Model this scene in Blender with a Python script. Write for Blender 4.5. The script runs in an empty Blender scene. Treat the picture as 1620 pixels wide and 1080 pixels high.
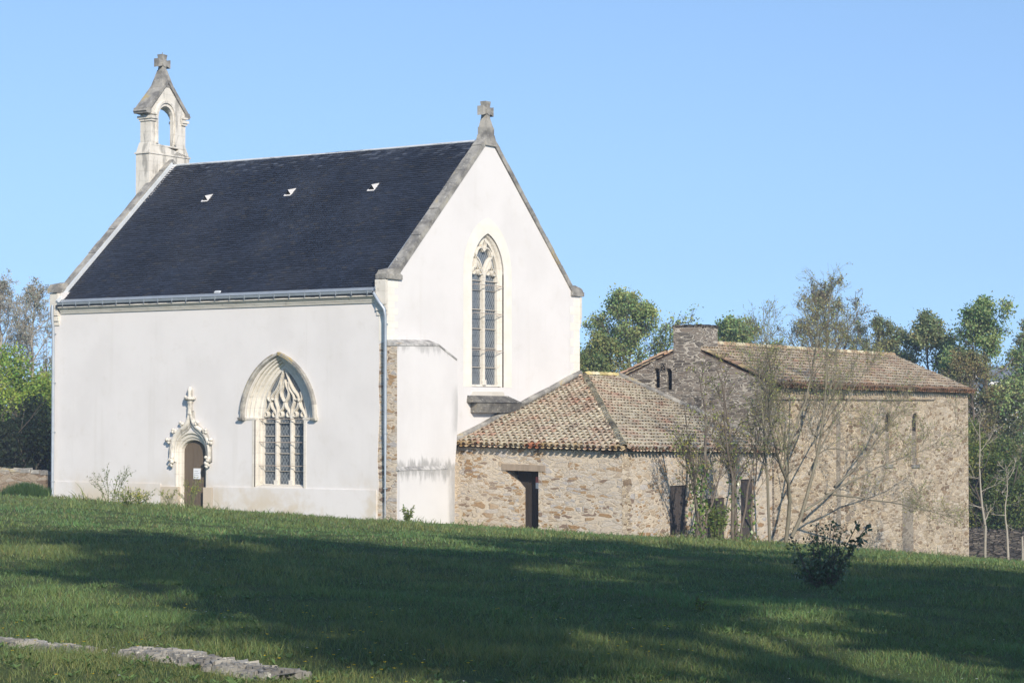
import bpy, math, random
import numpy as np
from mathutils import Vector
from mathutils.geometry import tessellate_polygon
from bpy.types import NodeSocket
PI = math.pi
sc = bpy.context.scene
COL = sc.collection

# ------------------------------------------------------------------ frame of reference
# World: X runs along the chapel gable (away to the right), Y along its long wall (away to the left),
# origin at the chapel's near corner.  (xc, zc) = metres right of / in front of the viewpoint.
AZ = math.radians(32.6); SA, CA = math.sin(AZ), math.cos(AZ)
EX = np.array([SA, -CA, 0.0]); EF = np.array([CA, SA, 0.0]); UP = np.array([0, 0, 1.0])
FPX = 3500.0
def W(xc, zc):
    dx, dz = xc + 4.13, zc - 73.0
    return dx * SA + dz * CA, -dx * CA + dz * SA
CAM = np.array([*W(0, 0), 3.2])
PITCH = math.atan(126 / FPX)
FW = EF * math.cos(PITCH) + UP * math.sin(PITCH)
CU = UP * math.cos(PITCH) - EF * math.sin(PITCH)
def ray(px, py): return FW + EX * ((px - 810) / FPX) - CU * ((py - 540) / FPX)
def at_y(px, py, Y):
    d = ray(px, py); return CAM + d * ((Y - CAM[1]) / d[1])
def at_x(px, py, X):
    d = ray(px, py); return CAM + d * ((X - CAM[0]) / d[0])
def sst(t):
    t = np.clip(t, 0, 1); return t * t * (3 - 2 * t)
def ground(xc, zc):
    xc = np.asarray(xc, float); zc = np.asarray(zc, float)
    F = 1.55 - .021 * zc - .034 * xc
    z2 = np.minimum(zc, 110); x2 = np.clip(xc, -60, 45)
    B = -.10 - .062 * (x2 + 4.13) - .036 * (z2 - 73) - .03 * np.maximum(x2 - 9, 0)
    g = F + (B - F) * sst((zc - 38) / 32)
    g = g + .035 * np.sin(xc * 1.1 + zc * .35) * np.sin(zc * .8 - xc * .3) + .02 * np.sin(xc * 2.7 + 1) * np.sin(zc * 2.1)
    return g
def toC(X, Y):
    return X * SA - Y * CA - 4.13, X * CA + Y * SA + 73.0
def gz(X, Y): return float(ground(*toC(X, Y)))

# ------------------------------------------------------------------ camera, sky, sun, exposure
cd = bpy.data.cameras.new('camera'); cam = bpy.data.objects.new('camera', cd); COL.objects.link(cam)
cam.location = CAM
cd.sensor_width = 36; cd.lens = 36 * FPX / 1620; cd.clip_start = .5; cd.clip_end = 3000
cam.rotation_euler = Vector(FW).to_track_quat('-Z', 'Y').to_euler()
sc.camera = cam
SUN_EL, SUN_AZ = math.radians(27), math.radians(18)          # azimuth: right of straight behind the camera
sd = (EX * math.sin(SUN_AZ) - EF * math.cos(SUN_AZ)) * math.cos(SUN_EL) + UP * math.sin(SUN_EL)
w = bpy.data.worlds.new('World'); sc.world = w; w.use_nodes = True
wn = w.node_tree; bg = wn.nodes['Background']
sky = wn.nodes.new('ShaderNodeTexSky'); sky.sky_type = 'NISHITA'; sky.sun_disc = False
sky.sun_elevation = SUN_EL; sky.sun_rotation = math.atan2(sd[0], sd[1])
sky.air_density = 1.0; sky.dust_density = 0.2; sky.ozone_density = 3.0; sky.altitude = 300
# the dry spring sky keeps its blue almost down to the horizon: read the sky model a little higher up
wtc = wn.nodes.new('ShaderNodeTexCoord'); wma = wn.nodes.new('ShaderNodeVectorMath'); wma.operation = 'MULTIPLY_ADD'
wma.inputs[1].default_value = (1, 1, .8); wma.inputs[2].default_value = (0, 0, .16); wno = wn.nodes.new('ShaderNodeVectorMath'); wno.operation = 'NORMALIZE'
wn.links.new(wtc.outputs['Generated'], wma.inputs[0]); wn.links.new(wma.outputs[0], wno.inputs[0]); wn.links.new(wno.outputs[0], sky.inputs[0])
wn.links.new(sky.outputs[0], bg.inputs[0]); bg.inputs[1].default_value = .15
sl = bpy.data.lights.new('sun', 'SUN'); sl.energy = 4.2; sl.angle = math.radians(.5); sl.color = (1, .90, .77)
so = bpy.data.objects.new('sun', sl); COL.objects.link(so)
so.rotation_euler = Vector(sd).to_track_quat('Z', 'Y').to_euler(); so.location = (-40, -60, 60)
sc.view_settings.view_transform = 'Standard'; sc.view_settings.look = 'None'
sc.view_settings.exposure = 0.35; sc.view_settings.gamma = 1

# ------------------------------------------------------------------ material helpers
class G:
    def __init__(s, name):
        s.m = bpy.data.materials.new(name); s.m.use_nodes = True; s.nt = s.m.node_tree; s.nt.nodes.clear()
        s.out = s.nt.nodes.new('ShaderNodeOutputMaterial')
    def n(s, t, ins=None, **at):
        n = s.nt.nodes.new('ShaderNode' + t)
        for k, v in at.items(): setattr(n, k, v)
        for k, v in (ins or {}).items():
            if isinstance(v, NodeSocket): s.nt.links.new(v, n.inputs[k])
            else: n.inputs[k].default_value = v
        return n
    def mix(s, f, a, b, blend='MIX'):
        c = lambda v: (*v, 1) if isinstance(v, (tuple, list)) and len(v) == 3 else v
        return s.n('Mix', {0: f, 6: c(a), 7: c(b)}, data_type='RGBA', blend_type=blend).outputs[2]
    def math(s, op, a, b=0.0, c=0.0):
        return s.n('Math', {0: a, 1: b, 2: c}, operation=op).outputs[0]
    def obj(s): return s.n('TexCoord').outputs['Object']
    def scale(s, v, k): return s.n('VectorMath', {0: v, 1: k}, operation='MULTIPLY').outputs[0]
    def add(s, v, k): return s.n('VectorMath', {0: v, 1: k}, operation='ADD').outputs[0]
    def noise(s, v, sc_, det=4, rough=.55, out='Fac'):
        return s.n('TexNoise', {'Vector': v, 'Scale': sc_, 'Detail': det, 'Roughness': rough}).outputs[out]
    def sep(s, v): return s.n('SeparateXYZ', {0: v}).outputs
    def ss(s, v, a, b): return s.n('MapRange', {0: v, 1: a, 2: b, 3: 0., 4: 1.}, interpolation_type='SMOOTHSTEP').outputs[0]
    def ramp(s, f, stops, interp='LINEAR'):
        r = s.n('ValToRGB', {0: f}); r.color_ramp.interpolation = interp; e = r.color_ramp.elements
        while len(e) > 1: e.remove(e[-1])
        e[0].position = stops[0][0]; e[0].color = (*stops[0][1], 1)
        for p, c in stops[1:]:
            x = e.new(p); x.color = (*c, 1)
        return r.outputs[0]
    def bump(s, h, st=.5, d=.02): return s.n('Bump', {'Height': h, 'Strength': st, 'Distance': d}).outputs[0]
    def attr(s, name='Col'): return s.n('Attribute', attribute_name=name).outputs['Color']
    def fin(s, col, rough=.85, normal=None, metal=0., spec=.3):
        p = s.n('BsdfPrincipled', {'Roughness': rough, 'Metallic': metal, 'Specular IOR Level': spec})
        if isinstance(col, NodeSocket): s.nt.links.new(col, p.inputs['Base Color'])
        else: p.inputs['Base Color'].default_value = (*col, 1)
        if normal is not None: s.nt.links.new(normal, p.inputs['Normal'])
        s.nt.links.new(p.outputs[0], s.out.inputs[0]); return s.m

def m_render():
    g = G('lime_render'); o = g.obj()
    n1 = g.noise(o, .6, 5, .6); n2 = g.noise(g.scale(o, (1, 1, .25)), 2.2, 5, .6); n3 = g.noise(o, 30, 3)
    c = g.mix(g.ss(n1, .35, .7), (.745, .72, .695), (.70, .675, .65))
    z = g.sep(o)[2]
    low = g.math('MULTIPLY', g.ss(g.math('ADD', z, g.math('MULTIPLY', n2, 1.2)), 2.5, .9), g.ss(n1, .44, .62))
    c = g.mix(g.math('MULTIPLY', low, .8), c, (.60, .51, .37))
    c = g.mix(g.math('MULTIPLY', g.ss(g.noise(o, 1.9, 6, .7), .54, .72), .35), c, (.62, .585, .53))
    st = g.math('MULTIPLY', g.ss(g.noise(g.scale(o, (2.2, 2.2, .12)), 1.3, 4), .56, .76), .2)
    c = g.mix(st, c, (.56, .53, .47))
    b = g.bump(g.math('ADD', g.math('MULTIPLY', n2, .8), g.math('MULTIPLY', n3, .12)), .35, .03)
    return g.fin(c, .92, b, spec=.15)
def m_butt():
    g = G('mildewed_render'); o = g.obj(); x = g.sep(o)
    n1 = g.noise(g.scale(o, (1.6, 1.6, .45)), 2.4, 6, .65); n2 = g.noise(o, 16, 4); n0 = g.noise(o, .6, 5, .6)
    c = g.mix(g.ss(n0, .35, .7), (.745, .72, .695), (.70, .675, .65))
    zw = g.math('ADD', x[2], g.math('MULTIPLY', g.math('SUBTRACT', n1, .5), 1.3))       # object origin sits at z = -0.2, x = 6.2
    xw = g.math('ADD', x[0], g.math('MULTIPLY', g.math('SUBTRACT', n1, .5), .5))
    m = g.math('MULTIPLY', g.ss(zw, 5.66, 6.0), .7)
    m = g.math('MAXIMUM', m, g.math('MULTIPLY', g.ss(zw, 1.35, 1.8), g.ss(zw, 2.15, 1.85)))
    m = g.math('MAXIMUM', m, g.math('MULTIPLY', g.ss(xw, -3.3, -2.9), g.math('MULTIPLY', g.ss(zw, 2.1, 1.6), .9)))
    m = g.math('MAXIMUM', m, g.math('MULTIPLY', g.math('MULTIPLY', g.ss(xw, -3.05, -2.6), g.ss(zw, 2.6, 3.2)), g.math('MULTIPLY', g.ss(zw, 4.9, 4.2), .6)))
    c = g.mix(g.math('MULTIPLY', m, .8), c, g.mix(n2, (.25, .245, .23), (.42, .41, .385)))
    return g.fin(c, .93, g.bump(g.math('ADD', n1, g.math('MULTIPLY', n2, .15)), .35, .03), spec=.12)
def m_grime():
    g = G('weathered_render'); o = g.obj()
    n1 = g.noise(g.scale(o, (1.4, 1.4, .35)), 2.6, 6, .65); n2 = g.noise(o, 14, 4)
    c = g.mix(g.ss(n1, .38, .66), (.23, .225, .215), (.62, .60, .56))
    c = g.mix(g.math('MULTIPLY', n2, .35), c, (.3, .28, .25))
    return g.fin(c, .95, g.bump(n2, .4, .02), spec=.1)
def m_lime(name='limestone', old=0.):
    g = G(name); o = g.obj()
    n1 = g.noise(o, 1.3, 5, .6); n2 = g.noise(o, 24, 3)
    c = g.mix(g.ss(n1, .3, .7), (.74, .70, .62), (.64, .60, .52))
    c = g.mix(g.math('MULTIPLY', g.ss(g.noise(o, 5, 5, .7), .56, .7), .45), c, (.33, .31, .27))
    if old: c = g.mix(g.math('MULTIPLY', g.ss(g.math('ADD', g.noise(g.scale(o, (1.5, 1.5, .3)), 2.6, 5, .65), g.math('MULTIPLY', n2, .12)), .54, .70), old), c, (.27, .26, .23))
    bz = g.math('FRACT', g.math('MULTIPLY', g.sep(o)[2], 2.6))
    j = g.ss(bz, .045, .0)
    c = g.mix(g.math('MULTIPLY', j, .4), c, (.42, .38, .32))
    return g.fin(c, .9, g.bump(g.math('SUBTRACT', n2, j), .35, .015), spec=.2)
def m_band():
    g = G('limestone_band'); o = g.obj()
    n1 = g.noise(o, 1.6, 5, .6)
    c = g.mix(g.ss(n1, .3, .7), (.83, .80, .72), (.77, .73, .63))
    bz = g.math('FRACT', g.math('MULTIPLY', g.sep(o)[2], 2.2)); j = g.ss(bz, .03, .0)
    c = g.mix(g.math('MULTIPLY', j, .25), c, (.5, .46, .4))
    return g.fin(c, .92, g.bump(g.noise(o, 25, 3), .25, .015), spec=.15)
def m_coping(name='lichened_stone', dark=1.0, yel=.55):
    g = G(name); o = g.obj()
    n1 = g.noise(o, 1.6, 6, .65); n2 = g.noise(o, 9, 5, .7); n3 = g.noise(o, .8, 3)
    c = g.mix(g.ss(n1, .35, .65), (.13 * dark, .125 * dark, .115 * dark), (.30 * dark, .285 * dark, .25 * dark))
    c = g.mix(g.ss(n2, .57, .68), c, (.50, .49, .43))
    c = g.mix(g.math('MULTIPLY', g.math('MULTIPLY', g.ss(n3, .58, .70), g.ss(n2, .44, .58)), yel), c, (.40, .30, .10))
    return g.fin(c, .95, g.bump(n2, .6, .03), spec=.1)
def m_slate():
    g = G('slate'); o = g.obj(); c = g.attr()
    n = g.noise(o, .5, 4); n2 = g.noise(o, 45, 3)
    c = g.mix(g.math('MULTIPLY', g.ss(n, .4, .75), .6), c, g.mix(.45, c, (.05, .05, .052)))
    c = g.mix(g.math('MULTIPLY', g.ss(n2, .62, .74), .22), c, (.16, .16, .15))
    return g.fin(c, .62, g.bump(n2, .3, .01), spec=.32)
def m_zinc(name='zinc', c=(.36, .40, .43), metal=.35, rough=.5):
    g = G(name); o = g.obj()
    col = g.mix(g.noise(o, 3, 4), tuple(x * .75 for x in c), tuple(min(1, x * 1.2) for x in c))
    return g.fin(col, rough, None, metal, .5)
def m_rubble(name, pal, mortar, mw=(.02, .1), kx=2.6, kz=7.5, cover=.5, bstr=.9, tint=None):
    g = G(name); o = g.obj()
    wv = g.add(o, g.scale(g.add(g.noise(o, 1.4, 2, .5, 'Color'), (-.5, -.5, -.5)), (.35, .35, .16)))
    wv = g.add(wv, g.scale(g.add(g.noise(o, 7, 2, .5, 'Color'), (-.5, -.5, -.5)), (.09, .09, .05)))
    def lay(kx, kz):
        p = g.scale(wv, (kx, kx, kz))
        a = g.n('TexVoronoi', {'Vector': p, 'Scale': 1.0, 'Randomness': 1.0}, feature='F1')
        e = g.n('TexVoronoi', {'Vector': p, 'Scale': 1.0, 'Randomness': 1.0}, feature='DISTANCE_TO_EDGE')
        return a.outputs['Color'], e.outputs['Distance']
    c1, e1 = lay(kx, kz); c2, e2 = lay(kx * .55, kz * .55)
    sel = g.math('GREATER_THAN', g.noise(o, .9, 2), .52)
    colr = g.mix(sel, c1, c2); ed = g.n('Mix', {0: sel, 2: e1, 3: e2}, data_type='FLOAT').outputs[0]
    r = g.sep(colr)
    n = len(pal)
    stone = g.ramp(r[0], [(i / n, p) for i, p in enumerate(pal)], 'CONSTANT')
    fine = g.noise(g.scale(o, (1, 1, 2.2)), 12, 5, .65)
    stone = g.mix(1.0, stone, g.ramp(fine, [(.25, (.62, .62, .62)), (.75, (1.25, 1.25, 1.25))]), 'MULTIPLY')
    smear = g.noise(o, 2.3, 4, .6)
    thr = g.math('ADD', mw[0], g.math('MULTIPLY', g.ss(smear, .5 - cover * .3, .85 - cover * .25), mw[1]))
    thr = g.math('ADD', thr, g.math('MULTIPLY', g.math('SUBTRACT', r[1], .5), mw[1] * .9))
    mk = g.math('SUBTRACT', 1.0, g.ss(g.math('SUBTRACT', ed, thr), 0., .035))
    mcol = g.mix(g.noise(o, 5, 5, .65), tuple(x * .72 for x in mortar), tuple(min(1, x * 1.2) for x in mortar))
    c = g.mix(mk, stone, mcol)
    big = g.noise(o, .35, 4, .6)
    if tint: c = g.mix(g.math('MULTIPLY', g.ss(big, .5, .72), .45), c, tint)
    h = g.math('ADD', g.math('MULTIPLY', g.math('SUBTRACT', 1.0, mk), g.math('ADD', .5, g.math('MULTIPLY', r[2], .7))), g.math('MULTIPLY', fine, .35))
    return g.fin(c, .95, g.bump(h, bstr, .09), spec=.1)
def m_tile(name, lich, lc=(.60, .60, .42)):
    g = G(name); o = g.obj(); c = g.attr()
    n1 = g.noise(o, 9, 5, .7); n2 = g.noise(o, .45, 3); n3 = g.noise(o, 22, 4, .7)
    mk = g.math('MULTIPLY', g.math('MULTIPLY', g.ss(n1, .68 - lich * .2, .72 - lich * .2), g.ss(n2, .40, .58)), .85)
    c = g.mix(g.math('MULTIPLY', g.ss(n3, .54, .68), .38), c, (.14, .12, .09))
    c = g.mix(mk, c, g.mix(n3, lc, tuple(x * .75 for x in lc)))
    return g.fin(c, .95, g.bump(n3, .5, .02), spec=.1)
def m_glass():
    g = G('leaded_glass'); o = g.obj(); x = g.sep(o)
    a = g.math('ADD', x[0], x[1]); u = g.math('MULTIPLY', a, 7.5); v = g.math('MULTIPLY', x[2], 4.6)
    f1 = g.math('PINGPONG', g.math('ADD', u, v), .5); f2 = g.math('PINGPONG', g.math('SUBTRACT', u, v), .5)
    ld = g.ss(g.math('MINIMUM', f1, f2), .085, .05)
    cell = g.n('TexWhiteNoise', {0: g.n('CombineXYZ', {0: g.math('FLOOR', g.math('ADD', u, v)), 1: g.math('FLOOR', g.math('SUBTRACT', u, v))}).outputs[0]}, noise_dimensions='2D').outputs[0]
    c = g.mix(cell, (.075, .09, .105), (.14, .16, .175))
    c = g.mix(ld, c, (.26, .28, .29))
    return g.fin(c, g.math('ADD', .18, g.math('MULTIPLY', ld, .5)), g.bump(g.math('MULTIPLY', cell, 1.0), .08, .01), spec=.5)
def m_wood(name, c, k=9.):
    g = G(name); o = g.obj()
    n = g.noise(g.scale(o, (k, k, .5)), 2.5, 5, .65); n2 = g.noise(o, 2, 3)
    col = g.mix(n, tuple(x * .55 for x in c), tuple(x * 1.35 for x in c))
    col = g.mix(g.math('MULTIPLY', n2, .3), col, tuple(x * .5 for x in c))
    return g.fin(col, .85, g.bump(n, .5, .01), spec=.2)
def m_plain(name, c, rough=.8, var=.25, k=6, metal=0.):
    g = G(name); o = g.obj()
    col = g.mix(g.noise(o, k, 4), tuple(x * (1 - var) for x in c), tuple(min(1, x * (1 + var)) for x in c))
    return g.fin(col, rough, None, metal)
def m_leaf(name, tr=.35, rough=.55, spec=.25):
    g = G(name); c = g.attr()
    p = g.n('BsdfPrincipled', {'Base Color': c, 'Roughness': rough, 'Specular IOR Level': spec})
    t = g.n('BsdfTranslucent', {'Color': g.mix(1.0, c, (1.0, 1.0, .6), 'MULTIPLY')})
    mx = g.n('MixShader', {0: tr, 1: p.outputs[0], 2: t.outputs[0]})
    g.nt.links.new(mx.outputs[0], g.out.inputs[0]); return g.m
def m_bark(name, c):
    g = G(name); o = g.obj()
    n = g.noise(g.scale(o, (6, 6, 1.5)), 4, 5, .7)
    col = g.mix(n, tuple(x * .55 for x in c), tuple(x * 1.4 for x in c))
    col = g.mix(g.math('MULTIPLY', g.ss(g.noise(o, 3, 4), .55, .7), .6), col, (.30, .31, .22))
    return g.fin(col, .95, g.bump(n, .6, .02), spec=.1)
def m_ground():
    g = G('soil_and_turf'); o = g.obj()
    n1 = g.noise(o, 1.2, 6, .65); n2 = g.noise(o, 9, 5, .7)
    c = g.mix(g.ss(n1, .35, .65), (.065, .10, .035), (.09, .11, .045))
    c = g.mix(g.ss(n2, .58, .75), c, (.09, .075, .045))
    return g.fin(c, .95, g.bump(n2, .8, .05), spec=.05)

M = dict(render=m_render(), grime=m_grime(), butt=m_butt(), lime=m_lime(), oldlime=m_lime('weathered_limestone', .75), hoodstone=m_coping('grey_hood_stone', 1.9, .0), jamb=m_plain('tan_stone', (.58, .50, .39), .9, .12, 3), band=m_band(), coping=m_coping('lichened_stone', 1.3, .9), sill=m_coping('dark_sill', .75, .1),
    slate=m_slate(), zinc=m_zinc(), pipe=m_zinc('pipe_zinc', (.42, .47, .52), .3, .45), lead=m_zinc('pale_lead', (.62, .65, .66), .1, .6),
    saddle=m_plain('pale_iron', (.50, .45, .37), .7), bar=m_plain('painted_iron', (.42, .35, .29), .7), glass=m_glass(),
    rubble=m_rubble('warm_rubble', [(.48, .38, .27), (.58, .50, .40), (.37, .24, .13), (.60, .53, .44), (.50, .46, .42), (.27, .20, .15), (.62, .55, .46), (.54, .47, .38), (.42, .29, .17), (.56, .50, .42), (.52, .44, .34), (.46, .43, .40)],
                    (.62, .53, .41), (.012, .13), 3.9, 12.5, .62, .7, (.58, .50, .40)),
    hallrub=m_rubble('pale_rubble', [(.52, .43, .31), (.42, .33, .23), (.60, .51, .39), (.33, .24, .155), (.56, .47, .36), (.23, .165, .11), (.48, .40, .30), (.62, .54, .43), (.38, .31, .24), (.54, .43, .29)],
                    (.70, .58, .41), (.012, .09), 3.6, 12.5, .5, 1.0, (.62, .52, .39)),
    shade_stone=m_rubble('shaded_grey_stone', [(.16, .145, .125), (.23, .205, .175), (.12, .105, .09), (.29, .255, .215), (.19, .165, .14), (.26, .22, .18)],  # dark stone tone stands in for shade on the hall's gable face
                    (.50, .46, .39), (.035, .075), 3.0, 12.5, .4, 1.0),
    drystone=m_rubble('dry_schist', [(.10, .09, .08), (.15, .13, .11), (.07, .065, .06), (.20, .175, .15), (.13, .12, .10)],
                    (.03, .028, .025), (.04, .05), 4.0, 15.0, .4, 1.0),
    boundary=m_rubble('boundary_rubble', [(.26, .20, .14), (.34, .28, .21), (.20, .15, .11), (.38, .33, .27), (.29, .22, .15)],
                    (.36, .29, .22), (.03, .08), 2.6, 6.5, .4, .9),
    tileA=m_tile('canal_tile_lichened', 1.25, (.78, .71, .52)), tileB=m_tile('canal_tile_brown', .62, (.52, .50, .36)), under=m_tile('tile_channel', .2),
    wood=m_wood('oak_board', (.165, .13, .095)), lintel=m_wood('lintel_timber', (.36, .29, .22), 3), dark=m_wood('dark_door', (.050, .042, .036)),
    shut=m_wood('dark_shutter', (.085, .072, .066)), hollow=m_plain('unlit_interior', (.02, .018, .016), .95),
    paper=m_plain('white_paper', (.78, .80, .82), .8, .05), red=m_plain('red_paper', (.50, .16, .14), .8, .1), ink=m_plain('grey_ink', (.35, .38, .42), .8, .1),
    leaf=m_leaf('leaves'), glossy=m_leaf('glossy_leaves', .12, .35, .5), grass=m_leaf('grass_blades', .3, .5, .3), petal=m_leaf('petals', .3, .7, .1),
    bark=m_bark('grey_bark', (.15, .125, .10)), pale=m_bark('pale_bark', (.36, .33, .27)), twig=m_bark('olive_grey_bark', (.20, .18, .13)), stem=m_bark('green_stem', (.14, .15, .07)),
    ground=m_ground(), wire=m_plain('black_cable', (.03, .03, .03), .6), white=m_plain('white_wall_paint', (.75, .74, .72), .9, .05), roofgrey=m_plain('grey_roof', (.16, .18, .21), .8),
    ruin=m_coping('ruin_stone', 1.2, .0), blocked=m_rubble('grey_blocking', [(.26, .22, .17), (.31, .27, .21), (.21, .18, .14), (.29, .25, .20)], (.34, .30, .24), (.03, .08), 3.2, 8, .5, .6))

# ------------------------------------------------------------------ mesh helpers
class MB:
    def __init__(s): s.V = []; s.F = []; s.C = []; s.n = 0
    def add(s, v, f, col=None):
        v = np.asarray(v, float).reshape(-1, 3); off = s.n
        s.V.append(v)
        if isinstance(f, np.ndarray): s.F.append(f + off)
        else:
            by = {}
            for x in f: by.setdefault(len(x), []).append(x)
            for k in by: s.F.append(np.array(by[k], int) + off)
        c = np.ones((len(v), 4)); 
        if col is not None: c[:, :3] = col
        s.C.append(c); s.n += len(v); return s
    def box(s, x0, x1, y0, y1, z0, z1, col=None):
        v = [(x, y, z) for x in (x0, x1) for y in (y0, y1) for z in (z0, z1)]
        return s.add(v, [(0, 1, 3, 2), (4, 6, 7, 5), (0, 4, 5, 1), (2, 3, 7, 6), (0, 2, 6, 4), (1, 5, 7, 3)], col)
    def hexa(s, bot, top, col=None):
        return s.add(list(bot) + list(top), [(3, 2, 1, 0), (4, 5, 6, 7)] + [(i, (i + 1) % 4, 4 + (i + 1) % 4, 4 + i) for i in range(4)], col)
    def plate(s, outer, holes, fm, w0, w1, back=True, sides=True):
        loops = [list(outer)] + [list(h) for h in holes]; flat = [p for l in loops for p in l]; N = len(flat)
        tr = tessellate_polygon([[Vector((p[0], p[1], 0)) for p in l] for l in loops])
        v = [fm(p[0], p[1], w1) for p in flat] + [fm(p[0], p[1], w0) for p in flat]
        f = [tuple(t) for t in tr]
        if back: f += [tuple(N + i for i in reversed(t)) for t in tr]
        if sides:
            k = 0
            for l in loops:
                m = len(l)
                f += [(k + i, k + (i + 1) % m, N + k + (i + 1) % m, N + k + i) for i in range(m)]; k += m
        return s.add(v, f)
    def loft(s, rings, closed=False):
        m = len(rings[0]); v = [p for r in rings for p in r]; f = []
        for k in range(len(rings) - 1):
            for i in range(m if closed else m - 1):
                j = (i + 1) % m; f.append((k * m + i, k * m + j, (k + 1) * m + j, (k + 1) * m + i))
        return s.add(v, f)
    def sweep(s, path, prof, fm):
        """path: 2-D points in the wall plane; prof: closed loop of (offset along outward normal, proud)"""
        p = np.array(path, float); t = np.gradient(p, axis=0); t /= np.linalg.norm(t, axis=1)[:, None] + 1e-9
        nn = np.stack([-t[:, 1], t[:, 0]], 1); k = len(prof)
        v = [fm(p[i, 0] + nn[i, 0] * a, p[i, 1] + nn[i, 1] * a, b) for i in range(len(p)) for a, b in prof]
        f = [(i * k + j, i * k + (j + 1) % k, (i + 1) * k + (j + 1) % k, (i + 1) * k + j) for i in range(len(p) - 1) for j in range(k)]
        f += [tuple(range(k)), tuple(range((len(p) - 1) * k, len(p) * k))]
        return s.add(v, f)
    def tubes(s, P, R, n=5, col=None):
        """P (K,m,3) polylines, R (K,m) radii"""
        P = np.asarray(P, float); R = np.asarray(R, float)
        if P.ndim == 2: P = P[None]; R = R[None]
        K, m, _ = P.shape
        T = np.gradient(P, axis=1); T /= np.linalg.norm(T, axis=2, keepdims=True) + 1e-9
        a = np.where(np.abs(T[:, :1, 2:3]) > .8, np.array([[[1., 0, 0]]]), np.array([[[0, 0, 1.]]]))
        U = np.cross(T, np.broadcast_to(a, T.shape)); U /= np.linalg.norm(U, axis=2, keepdims=True) + 1e-9
        Vv = np.cross(T, U); th = np.arange(n) * 2 * PI / n
        ring = P[:, :, None] + R[:, :, None, None] * (U[:, :, None] * np.cos(th)[:, None] + Vv[:, :, None] * np.sin(th)[:, None])
        idx = np.arange(K * m * n).reshape(K, m, n); nx = np.roll(idx, -1, axis=2)
        f = np.stack([idx[:, :-1], nx[:, :-1], nx[:, 1:], idx[:, 1:]], -1).reshape(-1, 4)
        return s.add(ring.reshape(-1, 3), f, col)
    def quads(s, V4, col=None):
        V4 = np.asarray(V4); K = len(V4)
        return s.add(V4.reshape(-1, 3), np.arange(K * 4).reshape(K, 4), None if col is None else np.repeat(col, 4, axis=0))

def top_loc(p):
    while p.parent: p = p.parent
    return np.array(p.location)
def obj(name, mb, mat, parent=None, smooth=False, loc=None):
    V = np.concatenate(mb.V); C = np.concatenate(mb.C)
    if parent is not None: V = V - top_loc(parent)
    elif loc is not None: V = V - np.array(loc)
    me = bpy.data.meshes.new(name)
    tot = np.concatenate([np.full(len(f), f.shape[1]) for f in mb.F]); li = np.concatenate([f.ravel() for f in mb.F])
    me.vertices.add(len(V)); me.vertices.foreach_set('co', V.astype(np.float32).ravel())
    me.loops.add(len(li)); me.loops.foreach_set('vertex_index', li.astype(np.int32))
    me.polygons.add(len(tot)); st = np.concatenate([[0], np.cumsum(tot)[:-1]])
    me.polygons.foreach_set('loop_start', st.astype(np.int32))
    try: me.polygons.foreach_set('loop_total', tot.astype(np.int32))
    except Exception: pass
    ca = me.color_attributes.new('Col', 'FLOAT_COLOR', 'POINT'); ca.data.foreach_set('color', C.astype(np.float32).ravel())
    me.update(calc_edges=True); me.validate()
    me.polygons.foreach_set('use_smooth', np.full(len(tot), bool(smooth)))
    me.materials.append(M[mat])
    o = bpy.data.objects.new(name, me); COL.objects.link(o)
    if parent is not None: o.parent = parent
    elif loc is not None: o.location = loc
    return o
def tag(o, label=None, cat=None, group=None, kind=None):
    if label: o['label'] = label
    if cat: o['category'] = cat
    if group: o['group'] = group
    if kind: o['kind'] = kind
    return o
def thing(name, label, cat, loc, group=None):
    o = bpy.data.objects.new(name, None); COL.objects.link(o); o.location = loc; o.empty_display_size = .3
    return tag(o, label, cat, group)
def arch(h, zs, R0, h0, n=12):
    """pointed arch of half width h, concentric with the one of half width h0 and radius R0; left foot to right foot"""
    c = R0 - h0; R = R0 + (h - h0); a1 = math.acos(c / R)
    left = [(c - R * math.cos(t), zs + R * math.sin(t)) for t in np.linspace(0, a1, n)]
    return left + [(-x, z) for x, z in reversed(left[:-1])]

# ------------------------------------------------------------------ ground
def axis(v): return np.array(v)
gx = np.concatenate([np.linspace(-900, -80, 8), np.linspace(-70, -26, 10), np.linspace(-25, 40, 110), np.linspace(46, 90, 8), np.linspace(120, 900, 8)])
gzc = np.concatenate([np.linspace(-300, -20, 8), np.linspace(-15, 115, 190), np.linspace(125, 200, 8), np.linspace(260, 1500, 8)])
XX, ZZ = np.meshgrid(gx, gzc); HH = ground(XX, ZZ) + np.where(ZZ > 150, -.012 * (ZZ - 150), 0)
wx, wy = W(XX, ZZ); nz, nx_ = XX.shape
idx = np.arange(nz * nx_).reshape(nz, nx_)
gb = MB().add(np.stack([wx, wy, HH], -1).reshape(-1, 3), np.stack([idx[:-1, :-1], idx[:-1, 1:], idx[1:, 1:], idx[1:, :-1]], -1).reshape(-1, 4))
tag(obj('ground', gb, 'ground', smooth=True), 'grassy lawn sloping down to the chapel', kind='structure')

# ================================================================== CHAPEL
ch = thing('chapel', 'tall white rendered gothic chapel with a steep dark slate roof and bell-cote', 'chapel', (6.2, 7.5, -.2))
LW, GW = 15.05, 12.4                      # long wall, gable width
YW = 4.52                                 # axis of the side window
fL = lambda a, z, w_=0.: (-w_, YW - a, z)        # long wall: a to the right, z up, w proud
fG = lambda a, z, w_=0.: (6.08 + a, -w_, z)      # gable wall
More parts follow.
